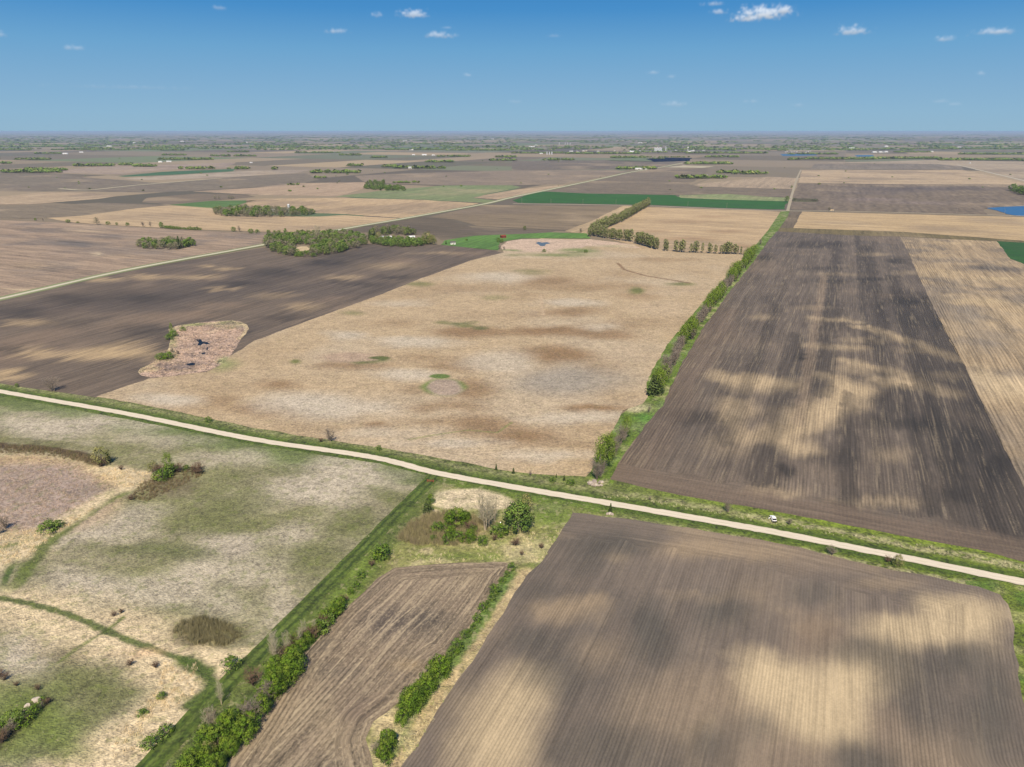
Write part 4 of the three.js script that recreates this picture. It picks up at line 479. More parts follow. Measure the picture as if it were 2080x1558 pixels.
const PN = { maple: 'leafy_tree', poplar: 'poplar_tree', greybush: 'leafless_bush', brownbush: 'leafless_bush', bare: 'leafless_tree', hedge: 'hedge_tree', bush: 'green_bush', tree: 'leafy_tree', olive: 'leafy_tree', grey: 'budding_tree', willow: 'willow_tree', spruce: 'spruce_tree', belt: 'shelterbelt_tree' };
const tr = rng(900);
function plant(kind, x, z, h, label, group, wide = 1, cat) {
  const p = PR[kind][Math.floor(tr() * PR[kind].length)], s = h / PH[kind], g = thing(PN[kind], label, cat || (/bush/.test(kind) ? 'bush' : 'tree'), x, .05, z, tr() * 6.283, group); g.scale.set(s * wide, s, s * wide);
  mesh(/bush/.test(kind) ? 'stem' : 'trunk', p.trunk, p.bark, g); mesh(/bush/.test(kind) ? 'foliage' : 'crown', p.crown, p.crownMat, g); return g;
}
const hpx = (px, py, top) => (py - top) * mpp(px, py) / Math.cos(PITCH - Math.atan((H / 2 - py) / F));
const at = (kind, px, py, top, label, group, wide) => { const [x, z] = G(px, py); return plant(kind, x, z, hpx(px, py, top), label, group, wide); };

// row of trees between the tan grassland and the ploughed field
{
  const gP = 'trees in the row along the ploughed field', lP = 'yellow-green leafing tree in the row along the ploughed field', lB = 'grey leafless bush in the row along the ploughed field', gB = 'leafless bushes in the row along the ploughed field';
  for (const [k, x, y, t, w] of [['poplar', 1226, 953, 884, 1], ['poplar', 1219, 958, 905, .9], ['poplar', 1238, 938, 880, .9], ['poplar', 1232, 946, 893, .8], ['poplar', 1271, 890, 846, .8]]) at(k, x, y, t, lP, gP, w);
  for (const [x, y, t, w] of [[1212, 974, 938, 1.2], [1220, 968, 935, 1], [1247, 926, 890, 1.1], [1252, 918, 884, 1.1], [1244, 935, 905, 1], [1262, 900, 868, 1], [1268, 893, 865, 1]]) at('greybush', x, y, t, lB, gB, w);
  const line = [[1332, 801], [1345, 776], [1368, 736], [1395, 692], [1425, 649], [1455, 612], [1490, 567], [1512, 540], [1530, 517]].map(p => G(...p)); let total = 0; const seg = []; for (let i = 1; i < line.length; i++) { const l = Math.hypot(line[i][0] - line[i - 1][0], line[i][1] - line[i - 1][1]); seg.push(l); total += l; }
  for (let d = 0, n = 0; d < total; n++) {
    let i = 0, q = d; while (i < seg.length - 1 && q > seg[i]) { q -= seg[i]; i++; } const t = q / seg[i], x = line[i][0] + (line[i + 1][0] - line[i][0]) * t + (tr() - .5) * 5, z = line[i][1] + (line[i + 1][1] - line[i][1]) * t;
    const f = vn(d / 34 + 4, 8); if (f < .42) { plant('greybush', x, z, 6.5 + tr() * 4, lB, gB, 1.1); d += 3 + tr() * 2; } else if (n % 9 === 4) { plant('spruce', x - 1, z, 6 + tr() * 3, 'small dark evergreen in the row along the ploughed field', 'evergreens in the row along the ploughed field', 1.1); d += 3; } else { plant('poplar', x, z, 7.5 + tr() * 8, lP, gP, 1 + tr() * .4); d += 2.4 + tr() * 2.8; if (tr() < .3) plant('greybush', x + (tr() - .5) * 5, z + tr() * 3, 4 + tr() * 5, lB, gB, 1.1); }
  }
  at('spruce', 1327, 802, 762, 'broad dark evergreen at the south end of the long tree row', null, 1.7); at('spruce', 1337, 800, 765, 'dark evergreen close behind the broad evergreen at the tree row', null, 1.4);
  at('greybush', 1318, 838, 826, 'small grey bush in the grassy gap of the tree row', null, 1);
  at('greybush', 1545, 497, 486, lB, gB, 1.3);
}
// shelterbelt: two lines meeting at a corner
{
  const rows = [[[[1196, 481], [1216, 470], [1236, 461], [1262, 450], [1285, 437], [1300, 428], [1318, 418]], 'tall pale-trunked tree in the dense shelterbelt arm behind the tan grassland', 'trees in the dense shelterbelt arm', 4, 0], [[[1199, 478], [1219, 467], [1240, 458], [1266, 447], [1290, 434]], 'tall pale-trunked tree in the dense shelterbelt arm behind the tan grassland', 'trees in the dense shelterbelt arm', 5, 0],
    [[[1206, 479], [1240, 485], [1281, 491]], 'slender budding tree in the open shelterbelt line at the grassland edge', 'trees in the open shelterbelt line', 3.1, .08], [[[1290, 494], [1312, 500], [1334, 507]], 'slender budding tree in the open shelterbelt line at the grassland edge', 'trees in the open shelterbelt line', 3.2, .06], [[[1338, 508], [1371, 511], [1420, 513], [1460, 515], [1504, 516]], 'slender budding tree in the open shelterbelt line at the grassland edge', 'trees in the open shelterbelt line', 3.6, .16]];
  for (const [px, label, group, step, gap] of rows) { const L = px.map(p => G(...p)); for (let i = 0; i < L.length - 1; i++) { const l = Math.hypot(L[i + 1][0] - L[i][0], L[i + 1][1] - L[i][1]), n = Math.round(l / step); for (let k = 0; k < n; k++) { if (tr() < gap) continue; const t = (k + tr() * 1.5) / n; plant('belt', L[i][0] + (L[i + 1][0] - L[i][0]) * t + (tr() - .5) * 2.5, L[i][1] + (L[i + 1][1] - L[i][1]) * t + (tr() - .5) * 2.5, (gap && px[0][0] > 1335 ? 10 : 12) + tr() * 7, label, group, .85 + tr() * .6); } } }
}
// groves
function inside(x, z, poly) { let c = false; for (let i = 0, j = poly.length - 1; i < poly.length; j = i++) if (poly[i][1] > z !== poly[j][1] > z && x < (poly[j][0] - poly[i][0]) * (z - poly[i][1]) / (poly[j][1] - poly[i][1]) + poly[i][0]) c = !c; return c; }
function grove(px, gap, kinds, label, group, hmin, hmax, hole) {
  const L = px.map(p => G(...p)), Hh = hole && hole.map(p => G(...p)), xs = L.map(p => p[0]), zs = L.map(p => p[1]), done = []; const x0 = Math.min(...xs), x1 = Math.max(...xs), z0 = Math.min(...zs), z1 = Math.max(...zs);
  for (let n = 0; n < 4000; n++) { const x = x0 + tr() * (x1 - x0), z = z0 + tr() * (z1 - z0); if (!inside(x, z, L) || (Hh && inside(x, z, Hh)) || done.some(p => (p[0] - x) ** 2 + (p[1] - z) ** 2 < gap * gap)) continue; done.push([x, z]); const k = kinds[Math.floor(tr() * kinds.length)]; plant(k, x, z, hmin + tr() * (hmax - hmin), label[k], group + ' (' + PN[k].replace(/_/g, ' ') + 's, ' + k + ')', 1.25 + tr() * .45); }
}
const names = where => ({ tree: 'fresh green tree ' + where, olive: 'olive green tree ' + where, grey: 'grey budding tree ' + where, spruce: 'dark evergreen ' + where, hedge: 'bright green low tree ' + where, willow: 'pale willow tree ' + where });
grove([[535, 496], [555, 513], [600, 522], [660, 520], [715, 508], [742, 498], [740, 486], [700, 478], [640, 478], [580, 482], [545, 488]], 7.4, ['tree', 'olive', 'olive', 'grey', 'grey', 'tree'], names('in the large round grove above the tilled field'), 'trees of the large round grove', 7.5, 11, [[594, 500], [596, 522], [636, 521], [634, 499], [612, 496]]);
grove([[752, 494], [770, 499], [820, 503], [860, 500], [882, 493], [872, 488], [830, 491], [790, 488], [755, 488]], 6.8, ['tree', 'tree', 'olive'], names('in the hedge in front of the farmstead'), 'trees in front of the farmstead', 6, 8.5);
grove([[748, 484], [772, 478], [800, 477], [825, 478], [840, 476], [830, 470], [760, 470]], 10, ['grey', 'olive', 'spruce', 'grey'], names('behind the farmstead house'), 'trees behind the farmstead', 8, 12);
grove([[428, 437], [470, 440], [540, 441], [600, 440], [640, 436], [625, 431], [560, 428], [490, 427], [440, 429]], 11.5, ['olive', 'grey', 'tree', 'grey'], names('in the long dark grove on the tan stubble'), 'trees of the long dark grove', 9.5, 13);
grove([[277, 502], [310, 507], [360, 507], [395, 500], [385, 495], [330, 493], [290, 495]], 7.6, ['grey', 'grey', 'olive', 'tree'], names('in the small oval grove on the streaked field'), 'trees of the small oval grove', 7.5, 11);
at('spruce', 364, 505, 479, 'tall pointed evergreen in the small oval grove', null, 1); at('willow', 868, 496, 472, 'wide pale willow at the end of the farmstead hedge', null, 1.3); at('willow', 880, 497, 478, 'smaller pale willow beside the wide pale willow', null, 1.1); at('bare', 645, 486, 458, 'tall leafless tree rising above the large round grove', null, 1.2); at('spruce', 752, 488, 467, 'dark evergreen at the farmstead entrance', null, 1.1); at('willow', 770, 490, 471, 'yellowish willow beside the farmstead house', null, 1);
grove([[738, 383], [770, 387], [822, 388], [815, 383], [770, 380], [742, 379]], 13, ['tree', 'tree', 'spruce'], names('in the front of the paired far groves'), 'trees of the front paired grove', 9, 12);
grove([[742, 377], [780, 376], [781, 371], [750, 372]], 16, ['tree', 'olive', 'spruce'], names('in the rear of the paired far groves'), 'trees of the rear paired grove', 9, 12);
for (const [x, y, t] of [[437, 405, 397], [445, 405, 398], [466, 404, 396], [474, 404, 397], [470, 405, 398]]) at('grey', x, y, t, 'grey budding tree beside the small bright green field', 'trees beside the small green field', 1.4);
sheet({ name: 'grove_clearing', label: 'tan grass clearing at the front of the large round grove', cat: 'clearing', poly: [[600, 506], [606, 513], [616, 515], [627, 513], [630, 505], [621, 501], [609, 501]], y: .12, jit: 5, step: 6, tw: 128, th: 128, grid: 64, base: 0xd2bd98, seed: 91, detail: grassGrain(.6, .1) });
for (let k = 0; k < 34; k++) { const [x, z] = G(590 + k * 1.45, 513 + tr() * 10); plant(tr() < .5 ? 'bush' : 'greybush', x, z, 3 + tr() * 3, 'low bush at the front edge of the grove clearing', 'low bushes at the grove clearing', 1.5); }
// bushes along the far field edge
for (const [k, x, y, t, w] of [['grey', 197, 456, 441, 1.2], ['bush', 219, 456, 450, 1.4], ['bush', 237, 457, 452, 1], ['bush', 259, 458, 452, 1.3], ['greybush', 291, 460, 450, 1.5], ['greybush', 305, 460, 450, 1.2], ['bush', 139, 452, 446, 1.5], ['bush', 158, 453, 450, 2], ['tree', 328, 463, 451, 1], ['greybush', 88, 449, 443, 1.2], ['bush', 72, 448, 443, 1], ['bush', 475, 470, 461, 1], ['greybush', 487, 470, 459, 1.1], ['bush', 510, 474, 465, 1.3], ['bush', 523, 474, 466, 1.2], ['bush', 546, 475, 467, 1], ['bush', 558, 475, 468, 1], ['tree', 580, 476, 464, .8], ['bush', 567, 476, 468, 1], ['greybush', 400, 465, 459, 1.2]]) at(k, x, y, t, /grey/.test(k) ? 'grey leafless bush on the boundary between the tan stubble fields' : 'round green bush on the boundary between the tan stubble fields', /grey/.test(k) ? 'grey bushes on the stubble boundary' : 'green bushes on the stubble boundary', w);
{ const L = [[335, 463], [350, 464.5], [370, 465.5], [390, 466.5], [412, 467.5]].map(p => G(...p)); for (let i = 0; i < 4; i++) for (let k = 0; k < 5; k++) plant('bush', L[i][0] + (L[i + 1][0] - L[i][0]) * k / 5, L[i][1] + (L[i + 1][1] - L[i][1]) * k / 5 + tr() * 3, 3 + tr() * 2, 'low green hedge bush on the boundary of the tan stubble', 'low hedge bushes on the stubble boundary', 1.4); }
// lone bushes by the road
const lone = [['greybush', 107, 795, 768, 'wide grey leafless bush beside the road at the tilled field', 1.9], ['bush', 35, 786, 779, 'small green bush on the verge below the tilled field', 1], ['bush', 423, 858, 847, 'round green bush at the edge of the tan grassland', 1.2], ['greybush', 670, 897, 871, 'grey leafless bush between road and tan grassland', 1.5], ['brownbush', 652, 898, 890, 'low dark bush beside the grey leafless bush at the road', 1.2], ['bush', 770, 914, 905, 'small dark green bush on the verge above the road', 1.2],
  ['spruce', 1008, 955, 942, 'tiny evergreen at the lower edge of the tan grassland', 1], ['spruce', 1043, 962, 950, 'pair evergreen at the fence corner of the tan grassland', 1.2], ['greybush', 1078, 966, 957, 'low grey brush near the verge below the tan grassland', 1.6], ['spruce', 1130, 970, 962, 'dwarf evergreen beside the low grey brush', 1], ['spruce', 1146, 976, 965, 'dark dwarf evergreen near the rock pile', 1.1], ['bush', 1160, 984, 974, 'yellow-green bush near the rock pile on the verge', 1.6], ['bush', 1122, 979, 970, 'low green bush on the verge below the grassland', 1.3],
  ['spruce', 1240, 1040, 1022, 'small dark evergreen beside the road above the tilled field', 1], ['greybush', 1478, 1040, 1018, 'dark bush at the ploughed field edge beside the verge', 1.3], ['greybush', 1602, 1066, 1054, 'low dark bush beside the parked car', 1.5], ['greybush', 1690, 1127, 1110, 'grey bush on the verge above the tilled field', 1.7], ['willow', 1822, 1150, 1128, 'pale rounded willow bush close to the gravel road', 1.1], ['brownbush', 1802, 1142, 1132, 'dark brush touching the pale willow bush', 1.6], ['greybush', 1320, 1016, 1008, 'small dark brush on the verge above the road', 1.3],
  ['willow', 208, 944, 908, 'yellow-green willow at the marsh edge', 1.2], ['spruce', 222, 940, 920, 'dark evergreen behind the yellow-green willow', 1.3], ['brownbush', 205, 948, 936, 'reddish brown brush below the yellow-green willow', 1.8], ['willow', 312, 958, 938, 'pale yellow willow bush at the cream reed patch', 1.4], ['poplar', 345, 962, 920, 'tall thin leafing tree in the dark brush', 1.1], ['bush', 345, 965, 945, 'bright olive bush in front of the thin tree', 1.4], ['bush', 332, 975, 955, 'green bush in the middle of the dark brush', 1.5], ['brownbush', 325, 962, 945, 'dark brush beside the thin leafing tree', 1.6], ['brownbush', 400, 962, 945, 'reddish brush at the far end of the dark thicket', 2], ['bush', 378, 955, 945, 'olive bush at the end of the dark thicket', 1.4], ['brownbush', 360, 960, 944, 'dark tangled brush between the olive bushes', 1.7], ['brownbush', 266, 1016, 1007, 'low reddish brush at the tip of the thicket', 1.6], ['brownbush', 246, 955, 946, 'small reddish brush near the swale', 1.2],
  ['bush', 100, 1078, 1060, 'dense dark green bush at the marsh rim', 1.9], ['bush', 116, 1072, 1058, 'dense green bush beside the dark marsh rim bush', 1.6], ['greybush', 12, 1075, 1048, 'dark leafless bush at the reed marsh', 1.3], ['greybush', 0, 1085, 1062, 'second dark leafless bush at the reed marsh', 1.2],
  ['bush', 470, 1358, 1336, 'round green bush beside the grass track', 1.2], ['brownbush', 264, 1352, 1342, 'small red-brown bush in the green meadow', 1.4], ['brownbush', 317, 1356, 1346, 'second red-brown bush in the green meadow', 1.5], ['brownbush', 232, 1252, 1244, 'dark brush clump at the cream grass edge', 1.5], ['brownbush', 246, 1246, 1238, 'brush clump just behind the dark brush clump', 1.3], ['bush', 335, 1492, 1478, 'low yellow-green bush on the cream grass', 1.6], ['bush', 308, 1515, 1500, 'green bush on the cream grass beside the track', 1.7], ['bush', 290, 1452, 1442, 'small bush at the swale bend', 1.5], ['bush', 330, 1418, 1408, 'small bush on the cream grass near the swale', 1.4],
  ['hedge', 875, 1022, 1004, 'yellowish bush at the end of the grass track', 1.1], ['spruce', 869, 1042, 1012, 'dark budding bush beside the cream reed bed', 1.6], ['bush', 777, 1132, 1108, 'bright green bush beside the grass track bend', 1.4], ['bush', 768, 1136, 1120, 'dark low bush beneath the bright green bush', 1.2], ['brownbush', 755, 1150, 1140, 'dark brush below the track bend bushes', 1.4], ['bush', 735, 1172, 1160, 'green bush further down beside the grass track', 1.4]];
for (const [k, x, y, t, label, w] of lone) at(k, x, y, t, label, null, w);
// thicket below the cream reed bed
for (const [k, x, y, t, w, label] of [['hedge', 927, 1068, 1034, 1.5, 'broad green tree with bare fork in the thicket'], ['hedge', 910, 1064, 1045, 1.1, 'green bush beside the broad green tree in the thicket'], ['hedge', 945, 1062, 1040, 1.2, 'green tree behind the broad green tree in the thicket'], ['bush', 890, 1080, 1062, 1.3, 'bright green bush at the brown willow brush'], ['bush', 903, 1078, 1064, 1.2, 'small bright bush among the brown willow brush'], ['hedge', 917, 1094, 1070, 1.1, 'rounded bright bush in the centre of the thicket'], ['bush', 933, 1098, 1080, 1.2, 'round green bush low in the thicket'], ['hedge', 954, 1100, 1076, 1.2, 'large rounded green bush at the thicket front'], ['bush', 908, 1104, 1086, 1.1, 'narrow green bush at the thicket front'], ['bush', 980, 1106, 1090, 1.2, 'lone round bush on the straw in front of the thicket'], ['bush', 1016, 1084, 1066, 1.8, 'wide green bush below the big dark tree'], ['bush', 960, 1082, 1068, 1.2, 'yellow-green bush beside the leafless trees'], ['bare', 985, 1076, 1008, 1, 'tall leafless grey tree in the thicket'], ['bare', 995, 1070, 1012, 1, 'second leafless grey tree in the thicket'], ['bare', 1005, 1060, 1010, .9, 'leafless tree behind the grey trees in the thicket'], ['bare', 978, 1055, 1005, .8, 'thin leafless tree at the cream reed bed'], ['bare', 1028, 1060, 1018, .9, 'leafless tree beside the big dark tree'],
  ['maple', 1052, 1080, 1022, 1.1, 'big dark green tree with leaning pale trunk at the thicket end'], ['maple', 1066, 1070, 1026, .9, 'dark green tree beside the big leaning tree'], ['maple', 1038, 1066, 1030, .9, 'dark tree between leafless and leaning trees'], ['willow', 1068, 1040, 1004, .9, 'pale yellow tree at the road end of the thicket'], ['brownbush', 1046, 1108, 1096, 1.8, 'reddish brush on the straw ground'], ['brownbush', 1100, 1114, 1105, 1.4, 'small brown brush near the tilled field edge'], ['brownbush', 1060, 1128, 1120, 1.2, 'dark brush clump on the green straw ground'], ['brownbush', 1004, 1098, 1088, 1.2, 'brown brush in front of the leafless trees'], ['brownbush', 955, 1078, 1062, 1.6, 'grey brown brush in the middle of the thicket'], ['bush', 880, 1098, 1088, 1.2, 'small dark bush in the brown willow brush']]) at(k, x, y, t, label, null, w);
// hedge of bright green trees along the track
{
  const lh = 'tree or tall bush in the thick hedge along the grass track', gh = 'trees of the track hedge', lb = 'pale leafless tree standing in the hedge along the grass track', gb = 'leafless trees of the track hedge';
  const L = [[600, 1362], [562, 1412], [520, 1466], [478, 1518], [440, 1566], [390, 1644]].map(p => G(...p)), M = [[582, 1358], [540, 1408], [494, 1460], [448, 1512], [402, 1566], [345, 1644]].map(p => G(...p)), M3 = [[470, 1468], [430, 1514], [380, 1572], [320, 1650]].map(p => G(...p));
  for (const [Q, k0] of [[L, 1], [M, 1], [M3, .85]]) for (let i = 0; i < Q.length - 1; i++) { const l = Math.hypot(Q[i + 1][0] - Q[i][0], Q[i + 1][1] - Q[i][1]), n = Math.round(l / 2.9); for (let k = 0; k < n; k++) plant(tr() < .82 ? 'hedge' : tr() < .5 ? 'willow' : 'greybush', Q[i][0] + (Q[i + 1][0] - Q[i][0]) * (k + tr() * .5) / n + (tr() - .5) * 1.6, Q[i][1] + (Q[i + 1][1] - Q[i][1]) * (k + tr() * .5) / n + (tr() - .5) * 1.6, (3.6 + tr() * 4.4) * k0, lh, gh, .95 + tr() * .4); }
  for (const [x, y, t] of [[563, 1348, 1290], [556, 1344, 1288], [586, 1334, 1286], [612, 1318, 1278], [618, 1302, 1262], [640, 1292, 1262], [450, 1432, 1392], [438, 1490, 1440], [425, 1495, 1448]]) at('bare', x, y, t, lb, gb, .55 + tr() * .2);
  for (const [x, y, t, w] of [[612, 1325, 1300, 1.1], [605, 1310, 1288, 1.2], [626, 1308, 1286, 1.2], [640, 1290, 1268, 1.2], [652, 1284, 1262, 1.3], [666, 1268, 1248, 1.2], [684, 1246, 1222, 1.4], [692, 1236, 1214, 1.2], [676, 1256, 1236, 1.2], [712, 1206, 1194, 1.3], [724, 1194, 1182, 1.2], [660, 1262, 1240, 1.2], [600, 1338, 1312, 1], [590, 1345, 1318, 1]]) at(tr() < .55 ? 'hedge' : 'bush', x, y, t, 'low green bush in the thin part of the track hedge', 'low bushes of the thin hedge part', w);
  for (const [x, y, t] of [[600, 1318, 1296], [622, 1300, 1280], [636, 1300, 1278], [656, 1276, 1256], [672, 1252, 1238], [700, 1224, 1210], [580, 1345, 1320], [515, 1392, 1366], [432, 1470, 1448]]) at('brownbush', x, y, t, 'red-brown leafless bush in the thin part of the track hedge', 'red-brown bushes of the thin hedge part', 1.1);
}
// bushes along the strip between stubble and tilled field
for (const [x, y, t, w] of [[893, 1375, 1338, 1.15], [880, 1372, 1345, 1], [905, 1362, 1338, 1], [866, 1408, 1372, 1.15], [876, 1396, 1374, 1], [850, 1416, 1388, 1.1], [838, 1440, 1402, 1.2], [826, 1448, 1415, 1.1], [846, 1432, 1400, 1.1], [815, 1470, 1446, 1.1], [788, 1520, 1488, 1], [797, 1512, 1490, .9], [778, 1536, 1505, .8], [782, 1548, 1512, .9]]) at('hedge', x, y, t, 'large bright green bush on the grass strip between stubble and tilled field', 'large bushes on the strip between stubble and tilled field', w);
for (const [x, y, t, w] of [[930, 1318, 1300, 1.2], [920, 1330, 1316, 1.2], [912, 1342, 1328, 1.1], [945, 1296, 1282, 1.1], [970, 1262, 1248, 1.2], [980, 1240, 1226, 1.2], [1006, 1206, 1190, 1.3], [1000, 1218, 1206, 1.2], [962, 1276, 1266, 1.1], [1040, 1156, 1144, 1.3], [1030, 1170, 1160, 1.2], [1020, 1184, 1174, 1.2], [990, 1230, 1220, 1], [952, 1288, 1278, 1]]) at('bush', x, y, t, 'small green bush on the grass strip between stubble and tilled field', 'small bushes on the strip between stubble and tilled field', w);
at('greybush', 768, 1540, 1508, 'grey leafless bush at the lower end of the bush strip', null, 1);
// ditch brush, lower left corner
for (const [x, y, t, k] of [[6, 1508, 1488, 'brownbush'], [18, 1496, 1478, 'greybush'], [30, 1486, 1462, 'greybush'], [44, 1474, 1452, 'bush'], [58, 1462, 1444, 'greybush'], [70, 1452, 1436, 'bush'], [84, 1440, 1428, 'greybush'], [96, 1430, 1420, 'brownbush'], [26, 1470, 1450, 'bush'], [4, 1488, 1470, 'bush'], [54, 1452, 1440, 'bush'], [86, 1428, 1418, 'bush']]) at(k, x, y, t, k === 'bush' ? 'green bush lining the dark ditch in the meadow' : 'dark leafless bush lining the ditch in the meadow', k === 'bush' ? 'green ditch bushes' : 'dark ditch bushes', 1.2);
for (const [x, y, t] of [[0, 1376, 1362], [10, 1382, 1370], [34, 1394, 1386], [78, 1402, 1392]]) at('brownbush', x, y, t, 'low dark brush at the pale meadow patch edge', 'low dark brush at the pale meadow patch', 1.2);
// marsh willows and a small tree
for (const [x, y, t, w, k] of [[349, 676, 656, .8, 'poplar'], [344, 690, 678, 1.3, 'bush'], [352, 684, 672, 1.4, 'bush'], [328, 730, 718, 1.7, 'bush'], [342, 728, 716, 1.8, 'bush'], [350, 716, 706, 1.4, 'greybush'], [362, 720, 711, 1.5, 'greybush'], [372, 672, 664, 1.6, 'bush']]) at(k, x, y, t, k === 'poplar' ? 'thin leafing tree at the corner of the pink tan marsh' : k === 'bush' ? 'olive willow bush on the rim of the pink tan marsh' : 'grey willow brush on the rim of the pink tan marsh', k === 'poplar' ? null : k + ' willows on the marsh rim', w);
// plants by the farmstead meadow and the pale marsh
for (const [x, y, t, k] of [[906, 496, 489, 'spruce'], [918, 496, 490, 'spruce'], [948, 489, 485, 'bush'], [1012, 491, 484, 'bush'], [1019, 493, 486, 'bush'], [1014, 506, 498, 'greybush'], [1024, 507, 500, 'greybush'], [1066, 467, 459, 'olive'], [1180, 473, 463, 'greybush'], [1105, 512, 506, 'bush'], [1190, 513, 507, 'bush']]) at(k, x, y, t, 'low ' + (k === 'spruce' ? 'dark evergreen' : k === 'bush' ? 'green bush' : k === 'olive' ? 'olive tree' : 'grey bush') + ' near the farmstead meadow', 'plants near the farmstead meadow (' + k + ')', 1.3);
at('grey', 1685, 428, 420, 'small dark tree at the lonely ruined house', null, 1.6); at('olive', 1598, 409, 398, 'lone tree at the far lane beside the wheat', null, 1.2); at('olive', 1608, 382, 377, 'small lone tree higher up the far lane', null, 1.5);
for (const [x, y] of [[2062, 391], [2070, 394], [2078, 396], [2088, 397], [2056, 388], [2072, 389], [2083, 391], [2096, 395], [2104, 396]]) { const [wx, wz] = G(x, y); plant('tree', wx, wz, 15 + tr() * 6, 'dark green tree in the clump above the small blue lake', 'trees above the small blue lake', 1.5); }

console.log('far woods');
// ------------------------------------------------------------------ far woods, too far off to tell the trees apart
{
  const r = rng(333), cl = []; for (let k = 0; k < 7; k++) { const a = k * 2.399; cl.push([Math.cos(a) * (k ? .42 : 0), .42 + .2 * r() + (k ? 0 : .2), Math.sin(a) * (k ? .42 : 0), .36, .9]); }
  const blob = leaves(r, cl, 9, .2, OL.concat(MG), .5), place = [];
  const wood = (x0, x1, y, h, hm = 12, fill = 1.6) => { const a = G(x0, y), b = G(x1, y), dep = h * mpp((x0 + x1) / 2, y) * 2.5, l = Math.hypot(b[0] - a[0], b[1] - a[1]), far = Math.max(1, -a[1] / 5000), n = Math.min(300, Math.ceil(l * Math.max(14, dep) / 160 * fill / far / far)); for (let k = 0; k < n; k++) { const t = r(), taper = .35 + .65 * Math.pow(Math.sin(Math.PI * (.04 + .92 * t)), .5); place.push([a[0] + (b[0] - a[0]) * t + (r() - .5) * 10, a[1] + (b[1] - a[1]) * t - r() * dep * taper, hm * (.65 + r() * .6) * Math.min(1.25, .9 + far * .1), far]); } };
  for (const w of [[0, 125, 351, 5], [40, 130, 347, 5], [140, 228, 338, 5], [268, 310, 339, 7], [320, 430, 325, 4], [0, 186, 298, 2], [105, 250, 305, 2.5], [325, 372, 306, 3], [330, 376, 316, 2.5], [430, 520, 318, 2.5], [455, 508, 309, 2], [0, 20, 333, 4], [30, 100, 325, 3.5], [72, 122, 313, 2.5], [365, 432, 344, 3.5], [465, 506, 344, 3.5], [232, 262, 290, 2], [228, 270, 336, 3],
    [632, 730, 352, 5], [700, 736, 338, 3], [780, 806, 340, 3], [800, 845, 342, 4.5], [845, 902, 343, 2.5], [865, 926, 330, 3.5], [690, 735, 316, 2.5], [600, 690, 311, 2.5], [755, 786, 321, 3], [890, 952, 319, 3], [995, 1045, 327, 3.5], [1008, 1050, 320, 4], [575, 660, 294, 2], [640, 775, 303, 2.5], [780, 905, 305, 3.5], [905, 1040, 306, 3], [555, 568, 345, 3], [795, 850, 372, 1.5, 8], [640, 660, 362, 1.5, 8], [580, 607, 376, 1, 7], [1180, 1240, 290, 1.5],
    [1100, 1166, 326, 3], [1040, 1152, 312, 4], [1150, 1300, 313, 6], [1290, 1400, 310, 3], [1395, 1560, 312, 5], [1252, 1330, 344, 4.5], [1240, 1310, 321, 5], [1394, 1490, 334, 5], [1376, 1470, 363, 5], [1460, 1500, 352, 5], [1490, 1560, 354, 5], [1434, 1500, 320, 3], [1050, 1112, 284, 1.5], [1040, 1180, 287, 1.5], [1410, 1480, 304, 4], [1320, 1350, 323, 1.5, 8], [1312, 1400, 320, 1, 8],
    [1630, 1780, 324, 6], [1760, 1910, 323, 6], [1910, 2080, 326, 7], [2080, 2300, 328, 8], [1560, 1600, 304, 2.5], [1680, 1820, 304, 3], [1600, 1700, 314, 3], [1830, 1990, 303, 2.5], [1955, 2010, 294, 1.5], [1720, 1812, 290, 1.5], [1990, 2080, 303, 3], [1890, 1940, 300, 2], [1820, 1890, 310, 2.5], [1950, 2080, 314, 4], [1600, 1625, 325, 4]]) wood(...w);
  // farms and tree lines scattered on to the horizon
  for (let k = 0; k < 900; k++) { const y = 270.5 + Math.pow(r(), 1.2) * 36, x = -150 + r() * 2380, l = 14 + r() * r() * 150; wood(x, x + l, y, .4 + (y - 270) * .02, 13, .8); }
  for (let k = 0; k < 60; k++) { const y = 322 + r() * 70, x = r() * 2080, [wx, wz] = G(x, y); place.push([wx, wz, 2 + r() * 3.5]); }
  const im = new THREE.InstancedMesh(blob, leafMat, place.length), m = new THREE.Matrix4(), q = new THREE.Quaternion(), Y = new THREE.Vector3(0, 1, 0), c = new THREE.Color();
  place.forEach(([x, z, h, f = 1], i) => { const s = h * (.85 + r() * .4) * Math.min(4, f); m.compose(new THREE.Vector3(x, -.2, z), q.setFromAxisAngle(Y, r() * 6.28), new THREE.Vector3(s * 1.15, h, s * 1.15)); im.setMatrixAt(i, m); const v = .85 + r() * .3; im.setColorAt(i, c.setRGB(v, v, v)); });
  im.name = 'distant_woodland'; scene.add(im); im.castShadow = im.receiveShadow = true; tag(im, 'far woods and tree lines scattered over the distant plain', 'woodland', null, 'stuff'); console.log('woodland', place.length);
}
